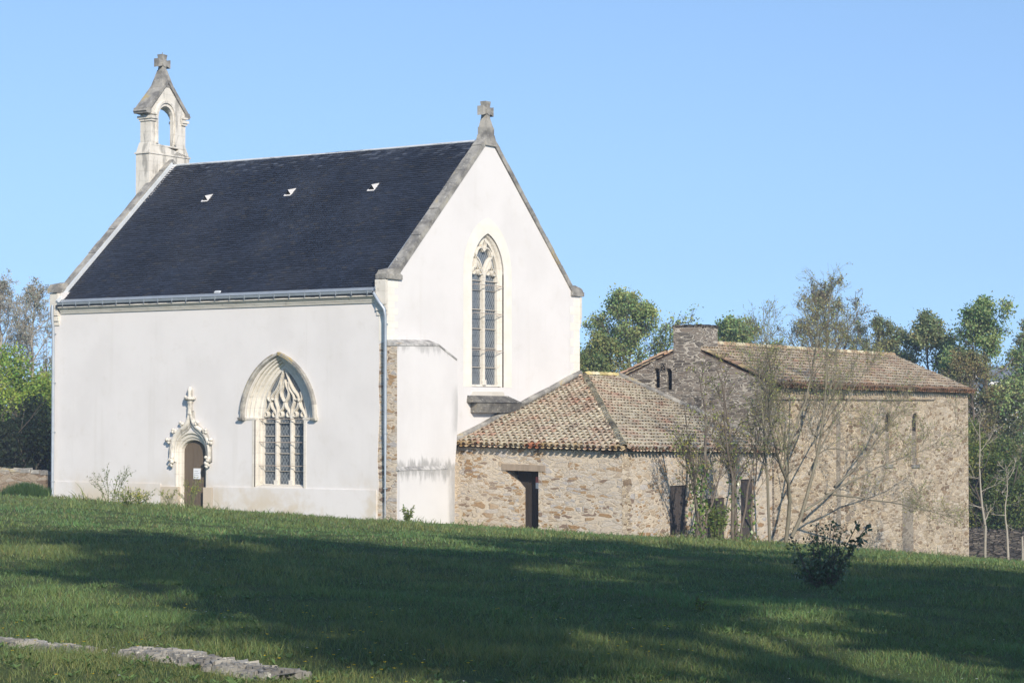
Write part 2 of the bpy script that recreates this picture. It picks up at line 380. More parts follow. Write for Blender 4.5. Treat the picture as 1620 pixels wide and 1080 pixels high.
# --- openings of the long wall
sw_arch = arch(1.48, 3.32, 2.12, 1.42, 14)
sw_hole = [(-1.07, .95), (-1.07, 3.32)] + sw_arch + [(1.07, 3.32), (1.07, .95)]
DC = YW - 8.42                                   # door axis in a
def ell(h, zs, r, n=9): return [(-h * math.cos(t), zs + r * math.sin(t)) for t in np.linspace(0, PI, n)]
do_hole = [(DC - .72, -1.2)] + [(DC + x, z) for x, z in ell(.72, 2.22, .62, 13)] + [(DC + .72, -1.2)]
mb = MB(); mb.plate([(YW - LW, -1.5), (YW - LW, 7.3), (YW + .0 - .02, 7.3), (YW - .02, 5.83), (YW - .24, 5.78), (YW - .33, 5.75), (YW - .30, 5.2), (YW - .35, 4.4), (YW - .29, 3.6), (YW - .34, 2.8), (YW - .38, 1.9), (YW - .32, 1.1), (YW - .37, .4), (YW - .36, -1.5)],
         [sw_hole, do_hole], fL, -.6, 0., back=False)
obj('side_wall', mb, 'render', ch)
mb = MB(); mb.box(.012, .3, -.396, .6, -1.5, 5.78); obj('exposed_corner', mb, 'rubble', ch)
# plinth: a slightly proud lower band (two pieces, either side of the door)
mb = MB(); mb.box(-.03, -.001, 9.82, LW, -1.5, 1.0); mb.box(-.03, -.001, .40, 7.42, -1.5, .93); obj('plinth', mb, 'render', ch)
# --- gable wall
hs = 1.02; ew_arch = arch(hs, 8.42, 1.49, 1.02, 12)
ew_hole = [(-hs, 4.40)] + ew_arch + [(hs, 4.40)]
gp = [(-6.03, -1.5), (-6.03, 7.9), (-5.6, 7.95), (.12, 13.2), (5.85, 7.95), (6.32, 7.9), (6.32, -1.5)]
mb = MB(); mb.plate(gp, [ew_hole], fG, -.5, 0., back=True); obj('gable_wall', mb, 'render', ch)
# back and west walls, west gable
mb = MB(); mb.box(11.9, 12.4, .52, LW - .4, -1.5, 7.3); obj('rear_wall', mb, 'render', ch)
mb = MB(); mb.plate([(-6.05, -1.5), (-6.05, 7.9), (-5.6, 7.95), (.12, 13.2), (5.85, 7.95), (6.32, 7.9), (6.32, -1.5)], [], lambda a, z, w_: (6.08 + a, 14.62 - w_, z), -.46, 0.)
obj('west_gable', mb, 'render', ch)
# --- copings along both gables
def coping(y0, y1):
    b = MB()
    for sgn in (-1, 1):
        e = .38 if sgn < 0 else 12.02; p0 = np.array([e, 7.93]); p1 = np.array([6.2, 13.32])
        d = (p1 - p0) / np.linalg.norm(p1 - p0); n = np.array([-d[1], d[0]]) * (1 if sgn < 0 else -1)
        L = np.linalg.norm(p1 - p0); k = 11
        for i in range(k):
            q0 = p0 + d * (L * i / k + .004); q1 = p0 + d * (L * (i + 1) / k - .004); j = .012 * math.sin(i * 2.7)
            t0, t1 = q0 + n * (.13 + j), q1 + n * (.13 + j); b0, b1 = q0 - n * .06, q1 - n * .06
            if i == k - 1: t1[0] = b1[0] = 6.2
            b.hexa([(b0[0], y0, b0[1]), (b0[0], y1, b0[1]), (b1[0], y1, b1[1]), (b1[0], y0, b1[1])], [(t0[0], y0, t0[1]), (t0[0], y1, t0[1]), (t1[0], y1, t1[1]), (t1[0], y0, t1[1])])
    return b
obj('coping', coping(-.05, .36), 'coping', ch); obj('coping', coping(14.78, 15.14), 'coping', ch)
# --- kneelers and corner blocks
def kneeler(x0, x1, y0, y1, sg):
    b = MB()
    xo = x0 if sg < 0 else x1
    b.box(x0, x1, y0, y1, 7.9, 8.06)
    b.hexa([(x0 + .02, y0 + .02, 8.06), (x0 + .02, y1 - .02, 8.06), (x1 - .02, y1 - .02, 8.06), (x1 - .02, y0 + .02, 8.06)],
           [(x0 + .08, y0 + .06, 8.2), (x0 + .08, y1 - .06, 8.2), (x1 - .3, y1 - .06, 8.3), (x1 - .3, y0 + .06, 8.3)] if sg < 0 else
           [(x0 + .3, y0 + .06, 8.3), (x0 + .3, y1 - .06, 8.3), (x1 - .08, y1 - .06, 8.2), (x1 - .08, y0 + .06, 8.2)])
    return b
obj('kneeler', kneeler(-.14, .78, -.08, .37, -1), 'coping', ch); obj('kneeler', kneeler(11.75, 12.62, -.08, .37, 1), 'coping', ch)
obj('kneeler', kneeler(-.2, .7, 14.74, 15.2, -1), 'coping', ch)
def corner_block(y0, y1, sg):
    b = MB(); x = lambda v: v if sg < 0 else 12.4 - v
    for xo, z0, z1 in ((-.13, 7.06, 7.88), (-.09, 6.86, 7.05), (-.04, 6.7, 6.85)):
        xs = sorted((x(xo), x(.0 if sg > 0 else -.003))); b.box(xs[0], xs[1], y0, y1, z0, z1)
    return b
obj('corner_block', corner_block(-.03, .40, -1), 'lime', ch); obj('corner_block', corner_block(-.03, .40, 1), 'lime', ch); obj('corner_block', corner_block(14.76, 15.14, -1), 'lime', ch)
# quoins flush with the gable corner above the buttress
mb = MB()
for i in range(9):
    z = 5.85 + i * .22
    mb.box(-.006, (.42 if i % 2 else .62), -.006, .02, z + .004, z + .212)
mb.box(-.008, .02, -.004, .33, 5.84, 6.68)
obj('quoin', mb, 'band', ch)
mb = MB()
for i in range(14):
    z = 3.6 + i * .3
    if z < 7.7: mb.box(12.4 - (.42 if i % 2 else .66), 12.406, -.006, .3, z + .004, z + .29)
obj('quoin', mb, 'band', ch)
# --- roof: real slates
def slates(flip):
    b = MB(); rng = np.random.default_rng(3 + flip)
    p0 = np.array([-.22, 7.36]); p1 = np.array([6.2, 13.16]); d = p1 - p0; L = np.linalg.norm(d); d /= L; n = np.array([-d[1], d[0]])
    ex = .125; nc = int(L / ex) + 1; wd = .22; V = []; C = []; V2 = []; C2 = []
    for i in range(nc):
        s0 = i * ex; s1 = min(s0 + ex * 1.7, L)
        for j in range(-2, int(14.6 / wd) + 1):
            y0 = .36 + j * wd + (wd / 2 if i % 2 else 0); y1 = y0 + wd - .006
            y0, y1 = max(y0, .36), min(y1, 14.78)
            if y1 - y0 < .03: continue
            l = rng.uniform(-.012, .012) - (.05 if rng.random() < .006 else 0); t = .034 + .016 * math.sin(y0 * 1.3 + s0 * .7) * math.sin(s0 * 1.1 - y0 * .35) + rng.uniform(0, .009); q = rng.uniform(-.004, .004)
            a0 = p0 + d * (s0 + l) + n * t; a1 = p0 + d * s1 + n * .004; e0 = p0 + d * (s0 + l) + n * (t - .012)
            fx = (lambda x: 12.4 - x) if flip else (lambda x: x)
            V.append([(fx(a0[0]), y0, a0[1] + q), (fx(a0[0]), y1, a0[1] - q), (fx(a1[0]), y1, a1[1]), (fx(a1[0]), y0, a1[1])])
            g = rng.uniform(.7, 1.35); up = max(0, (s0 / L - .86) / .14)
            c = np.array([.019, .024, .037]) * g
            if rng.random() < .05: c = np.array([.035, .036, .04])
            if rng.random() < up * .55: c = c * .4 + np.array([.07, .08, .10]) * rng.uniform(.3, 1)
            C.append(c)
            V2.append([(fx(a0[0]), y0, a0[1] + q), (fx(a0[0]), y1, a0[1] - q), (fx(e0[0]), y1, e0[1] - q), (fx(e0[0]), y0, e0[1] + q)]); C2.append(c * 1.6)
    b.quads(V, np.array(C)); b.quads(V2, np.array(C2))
    fx = (lambda x: 12.4 - x) if flip else (lambda x: x)
    b.add([(fx(p0[0] + .02), .36, p0[1] - .05), (fx(p0[0] + .02), 14.78, p0[1] - .05), (6.2, 14.78, 13.12), (6.2, .36, 13.12)], [(0, 1, 2, 3)], (.01, .01, .01))
    return b
rf = obj('slate_roof', slates(False), 'slate', ch); obj('slate_roof', slates(True), 'slate', ch)
mb = MB(); mb.tubes([[(6.2, .36, 13.17), (6.2, 7, 13.14), (6.2, 14.75, 13.17)]], [[.05, .05, .05]], 10); obj('ridge_capping', mb, 'lead', ch, True)
# lead flashing strips against the copings
for y0, y1 in ((.362, .39), (14.71, 14.778)):
    mb = MB(); mb.hexa([(-.12, y0, 7.50), (-.12, y1, 7.50), (6.15, y1, 13.17), (6.15, y0, 13.17)], [(-.2, y0, 7.60), (-.2, y1, 7.60), (6.07, y1, 13.27), (6.07, y0, 13.27)])
    obj('flashing', mb, 'zinc' if y0 < 1 else 'lead', ch)
def roof_pt(px, py):
    """point of the street-side roof plane seen at a pixel"""
    d = ray(px, py); nrm = np.array([-(13.16 - 7.36), 0, 6.42]); p0 = np.array([-.22, 0, 7.38])
    return CAM + d * (np.dot(p0 - CAM, nrm) / np.dot(d, nrm))
sl_d = np.array([6.42, 0, 5.8]); sl_d /= np.linalg.norm(sl_d); sl_n = np.array([-sl_d[2], 0, sl_d[0]])
for px, py in ((325, 318), (456, 309), (588, 301)):
    p = roof_pt(px, py); b = MB(); yv = np.array([0, 1., 0])
    q = [p + yv * .15, p - yv * .13, p - yv * .13 + sl_d * .42]
    t = p - yv * .13 + sl_n * .26 - sl_d * .02
    b.add([q[0], q[1], q[2], t], [(0, 3, 2), (1, 2, 3)])
    b.add([p + yv * .17 - sl_d * .07 + sl_n * .03, p - yv * .15 - sl_d * .07 + sl_n * .03, p - yv * .15 + sl_d * .03 + sl_n * .03, p + yv * .17 + sl_d * .03 + sl_n * .03], [(0, 1, 2, 3)])
    v = obj('roof_vent', b, 'white', rf)
    b = MB(); b.add([q[0] + sl_n * .005, q[1] + sl_n * .005, t + sl_d * .01], [(0, 1, 2)]); obj('vent_opening', b, 'hollow', rf)
p = roof_pt(343, 465); b = MB(); b.hexa([p + (0, .14, .03), p + (0, -.14, .03), p + sl_d * .1 + (0, -.14, .03), p + sl_d * .1 + (0, .14, .03)], [p + (0, .12, .08), p + (0, -.12, .08), p + sl_d * .06 + (0, -.1, .08), p + sl_d * .06 + (0, .1, .08)])
obj('loose_flashing', b, 'lead', rf)
# --- cornice, gutter, downpipes
prof = [(0, 7.12), (-.05, 7.12), (-.07, 7.18), (-.10, 7.2), (-.10, 7.24), (-.13, 7.25), (-.18, 7.31), (-.22, 7.33), (-.22, 7.37), (0, 7.37)]
mb = MB(); mb.loft([[(x, y, z) for x, z in prof] for y in (.40, 14.66)], True); obj('cornice', mb, 'lime', ch)
mb = MB(); gp_ = [(-.05, 7.40), (-.2, 7.40), (-.27, 7.44), (-.28, 7.52), (-.26, 7.53), (-.25, 7.46), (-.19, 7.43), (-.05, 7.43)]
mb.loft([[(x, y, z) for x, z in gp_] for y in (.42, 14.64)], True)
mb.tubes([[(-.285, .42, 7.525), (-.285, 7, 7.525), (-.285, 14.64, 7.525)]], [[.013] * 3], 6)
for i in range(22):
    y = .6 + i * .655; mb.box(-.295, -.275, y - .015, y + .015, 7.38, 7.55); mb.box(-.28, -.02, y - .015, y + .015, 7.535, 7.55)
mb.hexa([(-.10, .42, 7.45), (-.10, 14.64, 7.45), (.02, 14.64, 7.56), (.02, .42, 7.56)], [(-.13, .42, 7.52), (-.13, 14.64, 7.52), (-.01, 14.64, 7.64), (-.01, .42, 7.64)])
obj('gutter', mb, 'zinc', ch)
def downpipe(y, zb):
    b = MB(); y1 = y + (.44 if y < 1 else 0); b.tubes([[(-.2, y1, 7.44), (-.22, y1 * .5 + y * .5, 7.15), (-.21, y, 6.9), (-.16, y, 6.6), (-.14, y, 3), (-.14, y, zb)]], [[.055] * 6], 10)
    return b
for y in (-.04, 14.93):
    dp = obj('downpipe', downpipe(y, -1.2 if y < 1 else -.2), 'pipe', ch, True)
    for z in (6.4, 4.6, 2.8, 1.0):
        b = MB(); b.tubes([[(-.14, y, z - .02), (-.14, y, z + .02)]], [[.066, .066]], 10); b.box(-.1, .0, y - .012, y + .012, z - .015, z + .015)
        obj('pipe_clip', b, 'zinc', dp)

# --- bell-cote
def bellcote():
    b = MB(); fB = lambda a, z, w_: (a, 15.0 - w_, z)
    b.plate([(5.02, 11.0), (5.02, 13.55), (7.38, 13.55), (7.38, 12.0), (6.9, 11.6)], [], fB, -.66, 0.02)
    b.hexa([(4.97, 14.95, 13.56), (4.97, 15.7, 13.56), (7.43, 15.7, 13.56), (7.43, 14.95, 13.56)], [(4.97, 14.95, 13.62), (4.97, 15.7, 13.62), (7.43, 15.7, 13.62), (7.43, 14.95, 13.62)])
    b.hexa([(5.02, 14.99, 13.62), (5.02, 15.66, 13.62), (7.38, 15.66, 13.62), (7.38, 14.99, 13.62)], [(5.14, 15.02, 14.02), (5.14, 15.6, 14.02), (5.5, 15.6, 14.02), (5.5, 15.02, 14.02)])
    b.hexa([(6.48, 14.99, 13.62), (6.48, 15.66, 13.62), (7.38, 15.66, 13.62), (7.38, 14.99, 13.62)], [(6.95, 15.02, 14.02), (6.95, 15.6, 14.02), (7.18, 15.6, 14.02), (7.18, 15.02, 14.02)])
    # upper body with the arched opening, splayed towards the back
    out = [(5.14, 13.9), (5.14, 15.25), (6.1, 16.36), (7.16, 15.25), (7.16, 13.9)]
    def hole(x0, x1, zt):
        c = (x0 + x1) / 2; h = (x1 - x0) / 2
        return [(x0, 13.96)] + [(c + x, z) for x, z in ell(h, zt - h * 1.1, h * 1.1, 11)] + [(x1, 13.96)]
    hf, hb = hole(5.58, 6.42, 15.5), hole(5.58, 6.98, 15.45)
    loops = [out, hf]; flat = out + hf
    tr = tessellate_polygon([[Vector((p[0], p[1], 0)) for p in l] for l in loops])
    b.add([fB(p[0], p[1], 0) for p in flat], [tuple(t) for t in tr])
    flat = out + hb; tr = tessellate_polygon([[Vector((p[0], p[1], 0)) for p in l] for l in (out, hb)])
    b.add([fB(p[0], p[1], -.55) for p in flat], [tuple(t) for t in tr])
    b.loft([[fB(p[0], p[1], 0) for p in hf], [fB(p[0], p[1], -.16) for p in hf], [fB(p[0], p[1], -.55) for p in hb]], True)
    b.loft([[fB(p[0], p[1], 0) for p in out], [fB(p[0], p[1], -.55) for p in out]], True)
    b.sweep([(5.52, 14.0)] + [(6.0 + x, z) for x, z in ell(.5, 15.06, .56, 13)] + [(6.48, 14.0)], [(0, .0), (0, .06), (.09, .06), (.12, .0)], fB)
    # impost mouldings on the flanks
    for z0, z1, e in ((14.84, 14.93, .04), (14.93, 15.04, .09), (15.1, 15.16, .06)):
        b.box(5.14 - e, 5.42, 14.98 - e, 15.55 + e, z0, z1); b.box(6.9, 7.16 + e, 14.98 - e, 15.55 + e, z0, z1)
    return b
bc = obj('bell_cote', bellcote(), 'oldlime', ch)
b = MB()
for sg in (-1, 1):
    xe = 6.1 + sg * 1.22
    p0 = np.array([xe, 15.12]); p1 = np.array([6.1, 16.45]); d = p1 - p0; d /= np.linalg.norm(d); n = np.array([-d[1], d[0]]) * (-sg)
    q = [p0 - n * .02, p1 - n * .02, p1 + n * .12, p0 + n * .13]
    if n[1] < 0: q = [p0 + n * .02, p1 + n * .02, p1 - n * .12, p0 - n * .13]
    b.hexa([(q[0][0], 14.95, q[0][1]), (q[0][0], 15.62, q[0][1]), (q[1][0], 15.62, q[1][1]), (q[1][0], 14.95, q[1][1])],
           [(q[3][0], 14.95, q[3][1]), (q[3][0], 15.62, q[3][1]), (q[2][0], 15.62, q[2][1]), (q[2][0], 14.95, q[2][1])])
    xa, xb = sorted((xe - sg * .22, xe + sg * .03)); b.box(xa, xb, 14.94, 15.64, 15.12, 15.34)
b.hexa([(5.74, 14.98, 16.25), (5.74, 15.58, 16.25), (6.46, 15.58, 16.25), (6.46, 14.98, 16.25)], [(5.96, 15.16, 16.95), (5.96, 15.42, 16.95), (6.24, 15.42, 16.95), (6.24, 15.16, 16.95)])
obj('bell_cote_cap', b, 'coping', bc)
def cross(xc, yc, zb, s=1.0):
    b = MB(); th = .13 * s
    fx = lambda a, z, w_: (xc + a, yc - w_, zb + z)
    pts = [(-.13, 0), (-.09, .16), (-.12, .19), (-.36, .12), (-.36, .47), (-.13, .40), (-.10, .42), (-.17, .66), (.17, .66), (.10, .42), (.13, .40), (.36, .47), (.36, .12), (.12, .19), (.09, .16), (.13, 0)]
    b.plate([(x * s, z * s) for x, z in pts], [], fx, -th, th)
    b.plate([(.16 * s * math.cos(t), (.30 + .16 * math.sin(t)) * s) for t in np.linspace(0, 2 * PI, 14)[:-1]], [], fx, -th - .02, th + .03)
    return b
cr = cross(6.1, 15.29, 16.93, .95); cr.tubes([[(6.1, 15.29, 17.54), (6.1, 15.29, 17.66)]], [[.02, .012]], 5); obj('cross', cr, 'coping', bc)
# gable-top cross on its pedestal
b = MB()
b.hexa([(5.82, -.08, 12.95), (5.82, .40, 12.95), (6.58, .40, 12.95), (6.58, -.08, 12.95)], [(5.94, -.04, 13.35), (5.94, .36, 13.35), (6.46, .36, 13.35), (6.46, -.04, 13.35)])
b.box(5.96, 6.44, -.03, .35, 13.35, 13.62)
b.hexa([(5.98, -.01, 13.62), (5.98, .33, 13.62), (6.42, .33, 13.62), (6.42, -.01, 13.62)], [(6.08, .06, 13.95), (6.08, .3, 13.95), (6.32, .3, 13.95), (6.32, .06, 13.95)])
gc = obj('gable_pedestal', b, 'coping', ch); obj('cross', cross(6.2, .18, 13.92, .95), 'coping', gc)

# --- buttress at the near gable corner
mb = MB(); fBt = lambda a, z, w_=0.: (a, -w_, z)
mb.plate([(.03, -1.5), (.03, 5.74), (2.42, 5.80), (2.9, 5.62), (3.5, 5.34), (3.58, 4.6), (3.60, 3.6), (3.52, 2.4), (3.42, 1.7), (3.40, -1.5)], [], fBt, .0, .4)
bt = obj('buttress', mb, 'butt', ch)
mb = MB(); mb.plate([(.03, -1.5), (.03, 1.58), (2.8, 1.58), (2.8, -1.5)], [], fBt, .402, .5); obj('buttress_foot', mb, 'butt', bt)
# weathered tops: mossy grey slopes, their runs down the render
mb = MB()
mb.hexa([(-.01, -.42, 5.68), (2.42, -.42, 5.74), (2.42, .0, 5.74), (-.01, .0, 5.68)], [(-.01, -.415, 5.745), (2.42, -.415, 5.805), (2.42, -.002, 5.95), (-.01, -.002, 5.89)])
mb.hexa([(2.425, -.418, 5.74), (3.52, -.418, 5.27), (3.52, .0, 5.27), (2.425, .0, 5.74)], [(2.425, -.415, 5.805), (3.54, -.415, 5.33), (3.54, -.002, 5.40), (2.425, -.002, 5.95)])
obj('weathering', mb, 'grime', bt); mb = MB()
mb.hexa([(.02, -.515, 1.575), (2.82, -.515, 1.575), (2.82, -.40, 1.56), (-.01, -.40, 1.56)], [(-.01, -.51, 1.60), (2.82, -.51, 1.60), (2.82, -.402, 1.70), (-.01, -.402, 1.70)])
obj('weathering', mb, 'grime', bt)
# --- gothic windows -------------------------------------------------
def light(ac, hw, zb, zs, za):
    L = [(-hw, zb), (-hw, zs), (-hw * .96, zs + .10), (-hw * .62, zs + .14), (-hw * .42, zs + .10), (-hw * .44, zs + .20), (-hw * .52, zs + .27), (-hw * .36, zs + .36), (-hw * .1, zs + .43), (0, za)]
    return [(ac + x, z) for x, z in L] + [(ac - x, z) for x, z in reversed(L[:-1])]
def drop(cx, cz, L, wd, ang):
    """a mouchette: rounded foot, pointed head"""
    pts = [(wd * math.sin(t), -wd * math.cos(t)) for t in np.linspace(-PI * .62, PI * .62, 9)]
    pts += [(wd * .75, wd * .9), (wd * .25, L * .62), (0, L), (-wd * .25, L * .62), (-wd * .75, wd * .9)]
    c, s_ = math.cos(ang), math.sin(ang)
    return [(cx + x * c + z * s_, cz - x * s_ + z * c) for x, z in pts]
def quatre(cx, cz, r):
    return [(cx + r * (.62 + .42 * math.cos(4 * t)) * math.cos(t), cz + r * (.62 + .42 * math.cos(4 * t)) * math.sin(t)) for t in np.linspace(0, 2 * PI, 33)[:-1]]
def curve(pts, k=5):
    P = np.array(pts, float); P = np.vstack([2 * P[0] - P[1], P, 2 * P[-1] - P[-2]]); o = []
    for i in range(1, len(P) - 2):
        for t in np.linspace(0, 1, k, endpoint=False):
            a_, b_, c_, d_ = P[i - 1], P[i], P[i + 1], P[i + 2]; o.append(.5 * (2 * b_ + (c_ - a_) * t + (2 * a_ - 5 * b_ + 4 * c_ - d_) * t * t + (3 * b_ - a_ - 3 * c_ + d_) * t ** 3))
    return o + [P[-2]]
def gothic_window(f, opening_rings, plate_outer, ribs, dpt, sill_z, mulls, hw, bars_z, rods_z, rod_w, parent_label):
    """opening_rings: list of (outline, proud) from the wall face inwards"""
    b = MB(); b.loft([[f(x, z, w_) for x, z in r] for r, w_ in opening_rings])
    win = obj('window', b, 'lime', ch); tag(win, parent_label)
    cx_ = np.mean([p[0] for p in plate_outer]); t = MB(); n_ = len(plate_outer); za, zb0 = max(p[1] for p in plate_outer), min(p[1] for p in plate_outer)
    inner = [(p[0] * (1 - .07 / max(abs(plate_outer[0][0]), .1)), zb0 + .07 + (p[1] - zb0) * (1 - .20 / (za - zb0))) for p in plate_outer]
    t.plate(plate_outer, [inner], f, -dpt - .12, -dpt)
    for pts, ww in ribs:
        for q_, w0_, w1_ in ((ww, -dpt - .12, -dpt - .015), (ww * .45, -dpt - .02, -dpt + .035)):
            t.sweep(curve(pts), [(-q_, w0_), (-q_, w1_), (q_, w1_), (q_, w0_)], f)
    for a in mulls:                                   # moulded mullion fronts
        for dx, ww in ((.0, .045), (-.055, .02), (.055, .02)):
            t.loft([[f(a + dx - ww, z, -dpt), f(a + dx - ww * .6, z, -dpt + ww), f(a + dx + ww * .6, z, -dpt + ww), f(a + dx + ww, z, -dpt)] for z in (sill_z, bars_z[0] if False else bars_z[-1] + .3)])
        t.add([f(a + x, z, -dpt + y) for z in (sill_z - .02, sill_z + .16) for x, y in ((-.1, 0), (-.085, .07), (.085, .07), (.1, 0))], [(0, 1, 5, 4), (1, 2, 6, 5), (2, 3, 7, 6), (4, 5, 6, 7)])
    obj('tracery', t, 'lime', win)
    g = MB(); g.plate(plate_outer, [], f, -dpt - .16, -dpt - .10, back=False); obj('leaded_pane', g, 'glass', win)
    for z in bars_z:
        x0, x1 = -hw, hw; bb = MB()
        bb.add([f(x, z + dz, -dpt - .06 + w_) for x in (x0, x1) for dz, w_ in ((-.013, 0), (.013, 0), (.013, .02), (-.013, .02))], [(0, 1, 5, 4), (1, 2, 6, 5), (2, 3, 7, 6), (3, 0, 4, 7)])
        obj('saddle_bar', bb, 'saddle', win)
    for z in rods_z:
        rr = MB(); rr.tubes([[f(-hw - .08, z, rod_w), f(0, z, rod_w), f(hw + .08, z, rod_w)]], [[.013] * 3], 6)
        for a in list(mulls) + [-hw, hw]: rr.tubes([[f(a, z, rod_w), f(a, z - .05, -dpt)]], [[.009] * 2], 5)
        obj('guard_rod', rr, 'bar', win)
    return win
# side window
A_ = lambda h, n=14: arch(h, 3.32, 2.12, 1.42, n)
def AR(h, n=14):
    rise = 1.80 + (h - .975) * .61; R_ = (rise * rise + h * h) / (2 * h); return arch(h, 3.32, R_, h, n)
ring = lambda h, zb: [(-h, zb), (-h, 3.30)] + AR(h) + [(h, 3.30), (h, zb)]
hw = .92; mul = (-.32, .32)
ribs = [([(a, 1.0), (a, 2.0), (a, 3.2)], .062) for a in mul]
for ac in (-.62, 0, .62):
    for sg in (-1, 1):
        ribs.append(([(ac + sg * .30, 3.12), (ac + sg * .285, 3.34), (ac + sg * .19, 3.54), (ac + sg * .07, 3.66), (ac, 3.86)], .042))
        ribs.append(([(ac + sg * .26, 3.36), (ac + sg * .13, 3.36), (ac + sg * .11, 3.46), (ac + sg * .17, 3.53)], .028))
for sg in (-1, 1):
    ribs.append(([(sg * .62, 3.84), (sg * .56, 4.06), (sg * .36, 4.28), (sg * .22, 4.52), (sg * .03, 4.98)], .038))
    ribs.append(([(sg * .31, 3.30), (sg * .31, 3.62), (sg * .40, 3.88), (sg * .36, 4.1), (sg * .20, 4.30), (sg * .16, 4.55)], .038))
    ribs.append(([(0, 3.84), (sg * .13, 4.02), (sg * .17, 4.2), (sg * .08, 4.38), (0, 4.62)], .036))
    ribs.append(([(sg * .62, 3.86), (sg * .74, 4.0), (sg * .70, 4.2)], .032)); ribs.append(([(sg * .60, 4.02), (sg * .52, 3.93), (sg * .42, 3.95)], .026))
jr = lambda h: [(-h, .95), (-h, 3.32)]
win = gothic_window(fL, [(ring(1.07, .95), .0)] * 0 + [(AR(h), w_) for h, w_ in ((1.50, .004), (1.47, -.02), (1.41, -.03), (1.39, -.10), (1.28, -.11), (1.26, -.17), (1.15, -.18), (1.12, -.25), (1.02, -.26), (.975, -.32))],
    ring(.985, .98), ribs, .30, 1.03, mul, .9, (1.5, 2.1, 2.7, 3.14), (3.28, 2.48, 1.68), -.14, 'wide three-light pointed window with deep hood mould in the white side wall')
for sg in (-1, 1):
    t = MB()
    for h0, w0, h1, w1 in ((1.07, .012, 1.07, -.05), (1.07, -.05, 1.035, -.07), (1.035, -.07, 1.03, -.16), (1.03, -.16, .99, -.19), (.99, -.19, .975, -.32)):
        t.add([fL(sg * h, z, w_) for z in (.93, 3.33) for h, w_ in ((h0, w0), (h1, w1))], [(0, 1, 3, 2)])
    t.add([fL(sg * x, z, w_) for z in (.9, 3.3) for x, w_ in ((1.07, .014), (1.17, .014), (1.17, .0))], [(0, 1, 4, 3), (1, 2, 5, 4)])
    t.sweep([(sg * 1.0, 1.0), (sg * 1.0, 2.0), (sg * 1.0, 3.25)], [(-.03, -.2), (-.03, -.15), (.03, -.15), (.03, -.2)], fL)
    obj('jamb', t, 'lime', win)
t = MB()
for h, w_, rr in ((1.44, -.035, .03), (1.33, -.10, .03), (1.20, -.175, .03)):
    t.sweep(AR(h), [(-.04, w_ - .05), (-.04, w_), (-.02, w_ + rr), (.02, w_ + rr), (.04, w_), (.04, w_ - .05)], fL)
for sg in (-1, 1):
    ys = sorted((YW - sg * 1.03, YW - sg * 1.5)); t.box(-.02, .5, ys[0], ys[1], 3.24, 3.319)
obj('arch_moulding', t, 'lime', win)
t = MB(); t.sweep(A_(1.57), [(-.06, 0.), (-.06, .05), (-.03, .13), (.05, .13), (.06, .10), (.065, .0)], fL)
for sg in (-1, 1):
    a0 = sg * 1.57
    t.add([fL(a0 + x, z, w_) for z, e in ((3.22, .05), (3.27, .09), (3.33, .11)) for x, w_ in ((-.08 - e * .3, 0), (-.08 - e * .3, .1 + e), (.08 + e * .3, .1 + e), (.08 + e * .3, 0))], [(k * 4 + i, k * 4 + i + 1, k * 4 + i + 5, k * 4 + i + 4) for k in range(2) for i in range(3)] + [(0, 1, 2, 3), (8, 9, 10, 11)])
obj('hood_mould', t, 'hoodstone', win)
t = MB(); t.sweep(A_(1.62)[13:-2], [(-.07, .02), (-.07, .137), (.02, .14), (.03, .0)], fL); t.sweep(A_(1.635)[1:13], [(-.03, .005), (-.03, .135), (.015, .135), (.03, .0)], fL); obj('hood_weathering', t, 'coping', win)
t = MB(); t.add([fL(x, z, w_) for x in (-1.0, 1.0) for z, w_ in ((.93, .01), (.985, -.05), (1.04, -.31))], [(0, 1, 4, 3), (1, 2, 5, 4)]); obj('sill', t, 'lime', win)
# east window
E_ = lambda h, n=12: arch(h, 8.42, 1.49, 1.02, n)
rE = lambda h, zb: [(-h, zb), (-h, 8.40)] + E_(h) + [(h, 8.40), (h, zb)]
ribs = [([(0, 4.45), (0, 6.0), (0, 8.2)], .085)]
for sg in (-1, 1):
    ribs.append(([(0, 8.1), (sg * .06, 8.45), (sg * .26, 8.82), (sg * .50, 9.02), (sg * .60, 9.2)], .05))
    for q in (-1, 1):
        ribs.append(([(sg * .45 + q * .40, 8.15), (sg * .45 + q * .36, 8.40), (sg * .45 + q * .20, 8.56), (sg * .45 + q * .08, 8.66), (sg * .45, 8.92)], .05))
        ribs.append(([(sg * .45 + q * .34, 8.40), (sg * .45 + q * .16, 8.38), (sg * .45 + q * .11, 8.50), (sg * .45 + q * .2, 8.58)], .035))
    ribs.append(([(sg * .50, 9.04), (sg * .36, 9.26), (sg * .16, 9.33), (0, 9.2)], .042)); ribs.append(([(sg * .10, 9.32), (sg * .13, 9.46), (0, 9.66)], .04))
win = gothic_window(fG, [(rE(1.02, 4.40), .008), (rE(1.02, 4.40), -.05), (rE(.96, 4.42), -.10), (rE(.91, 4.45), -.21)], rE(.94, 4.42), ribs, .18, 4.5, (0.,), .85,
    (5.1, 5.78, 6.46, 7.14, 7.82, 8.16), (8.0, 7.0, 5.7), .03, 'tall two-light pointed window in the bright gable')
t = MB(); t.plate([(-1.58, 4.35), (-1.58, 8.42)] + [(x, z) for x, z in E_(1.58)] + [(1.58, 8.42), (1.58, 4.35)], [rE(1.03, 4.36)[0:1] + rE(1.03, 4.36)[1:]] if False else [], fG, .0, .0, back=False, sides=False) if False else None
t = MB(); o_ = [(-1.56, 4.40), (-1.56, 8.42)] + E_(1.56, 14)[1:-1] + [(1.56, 8.42), (1.56, 4.40)]; i_ = [(-1.03, 4.40), (-1.03, 8.42)] + E_(1.03, 14)[1:-1] + [(1.03, 8.42), (1.03, 4.40)]
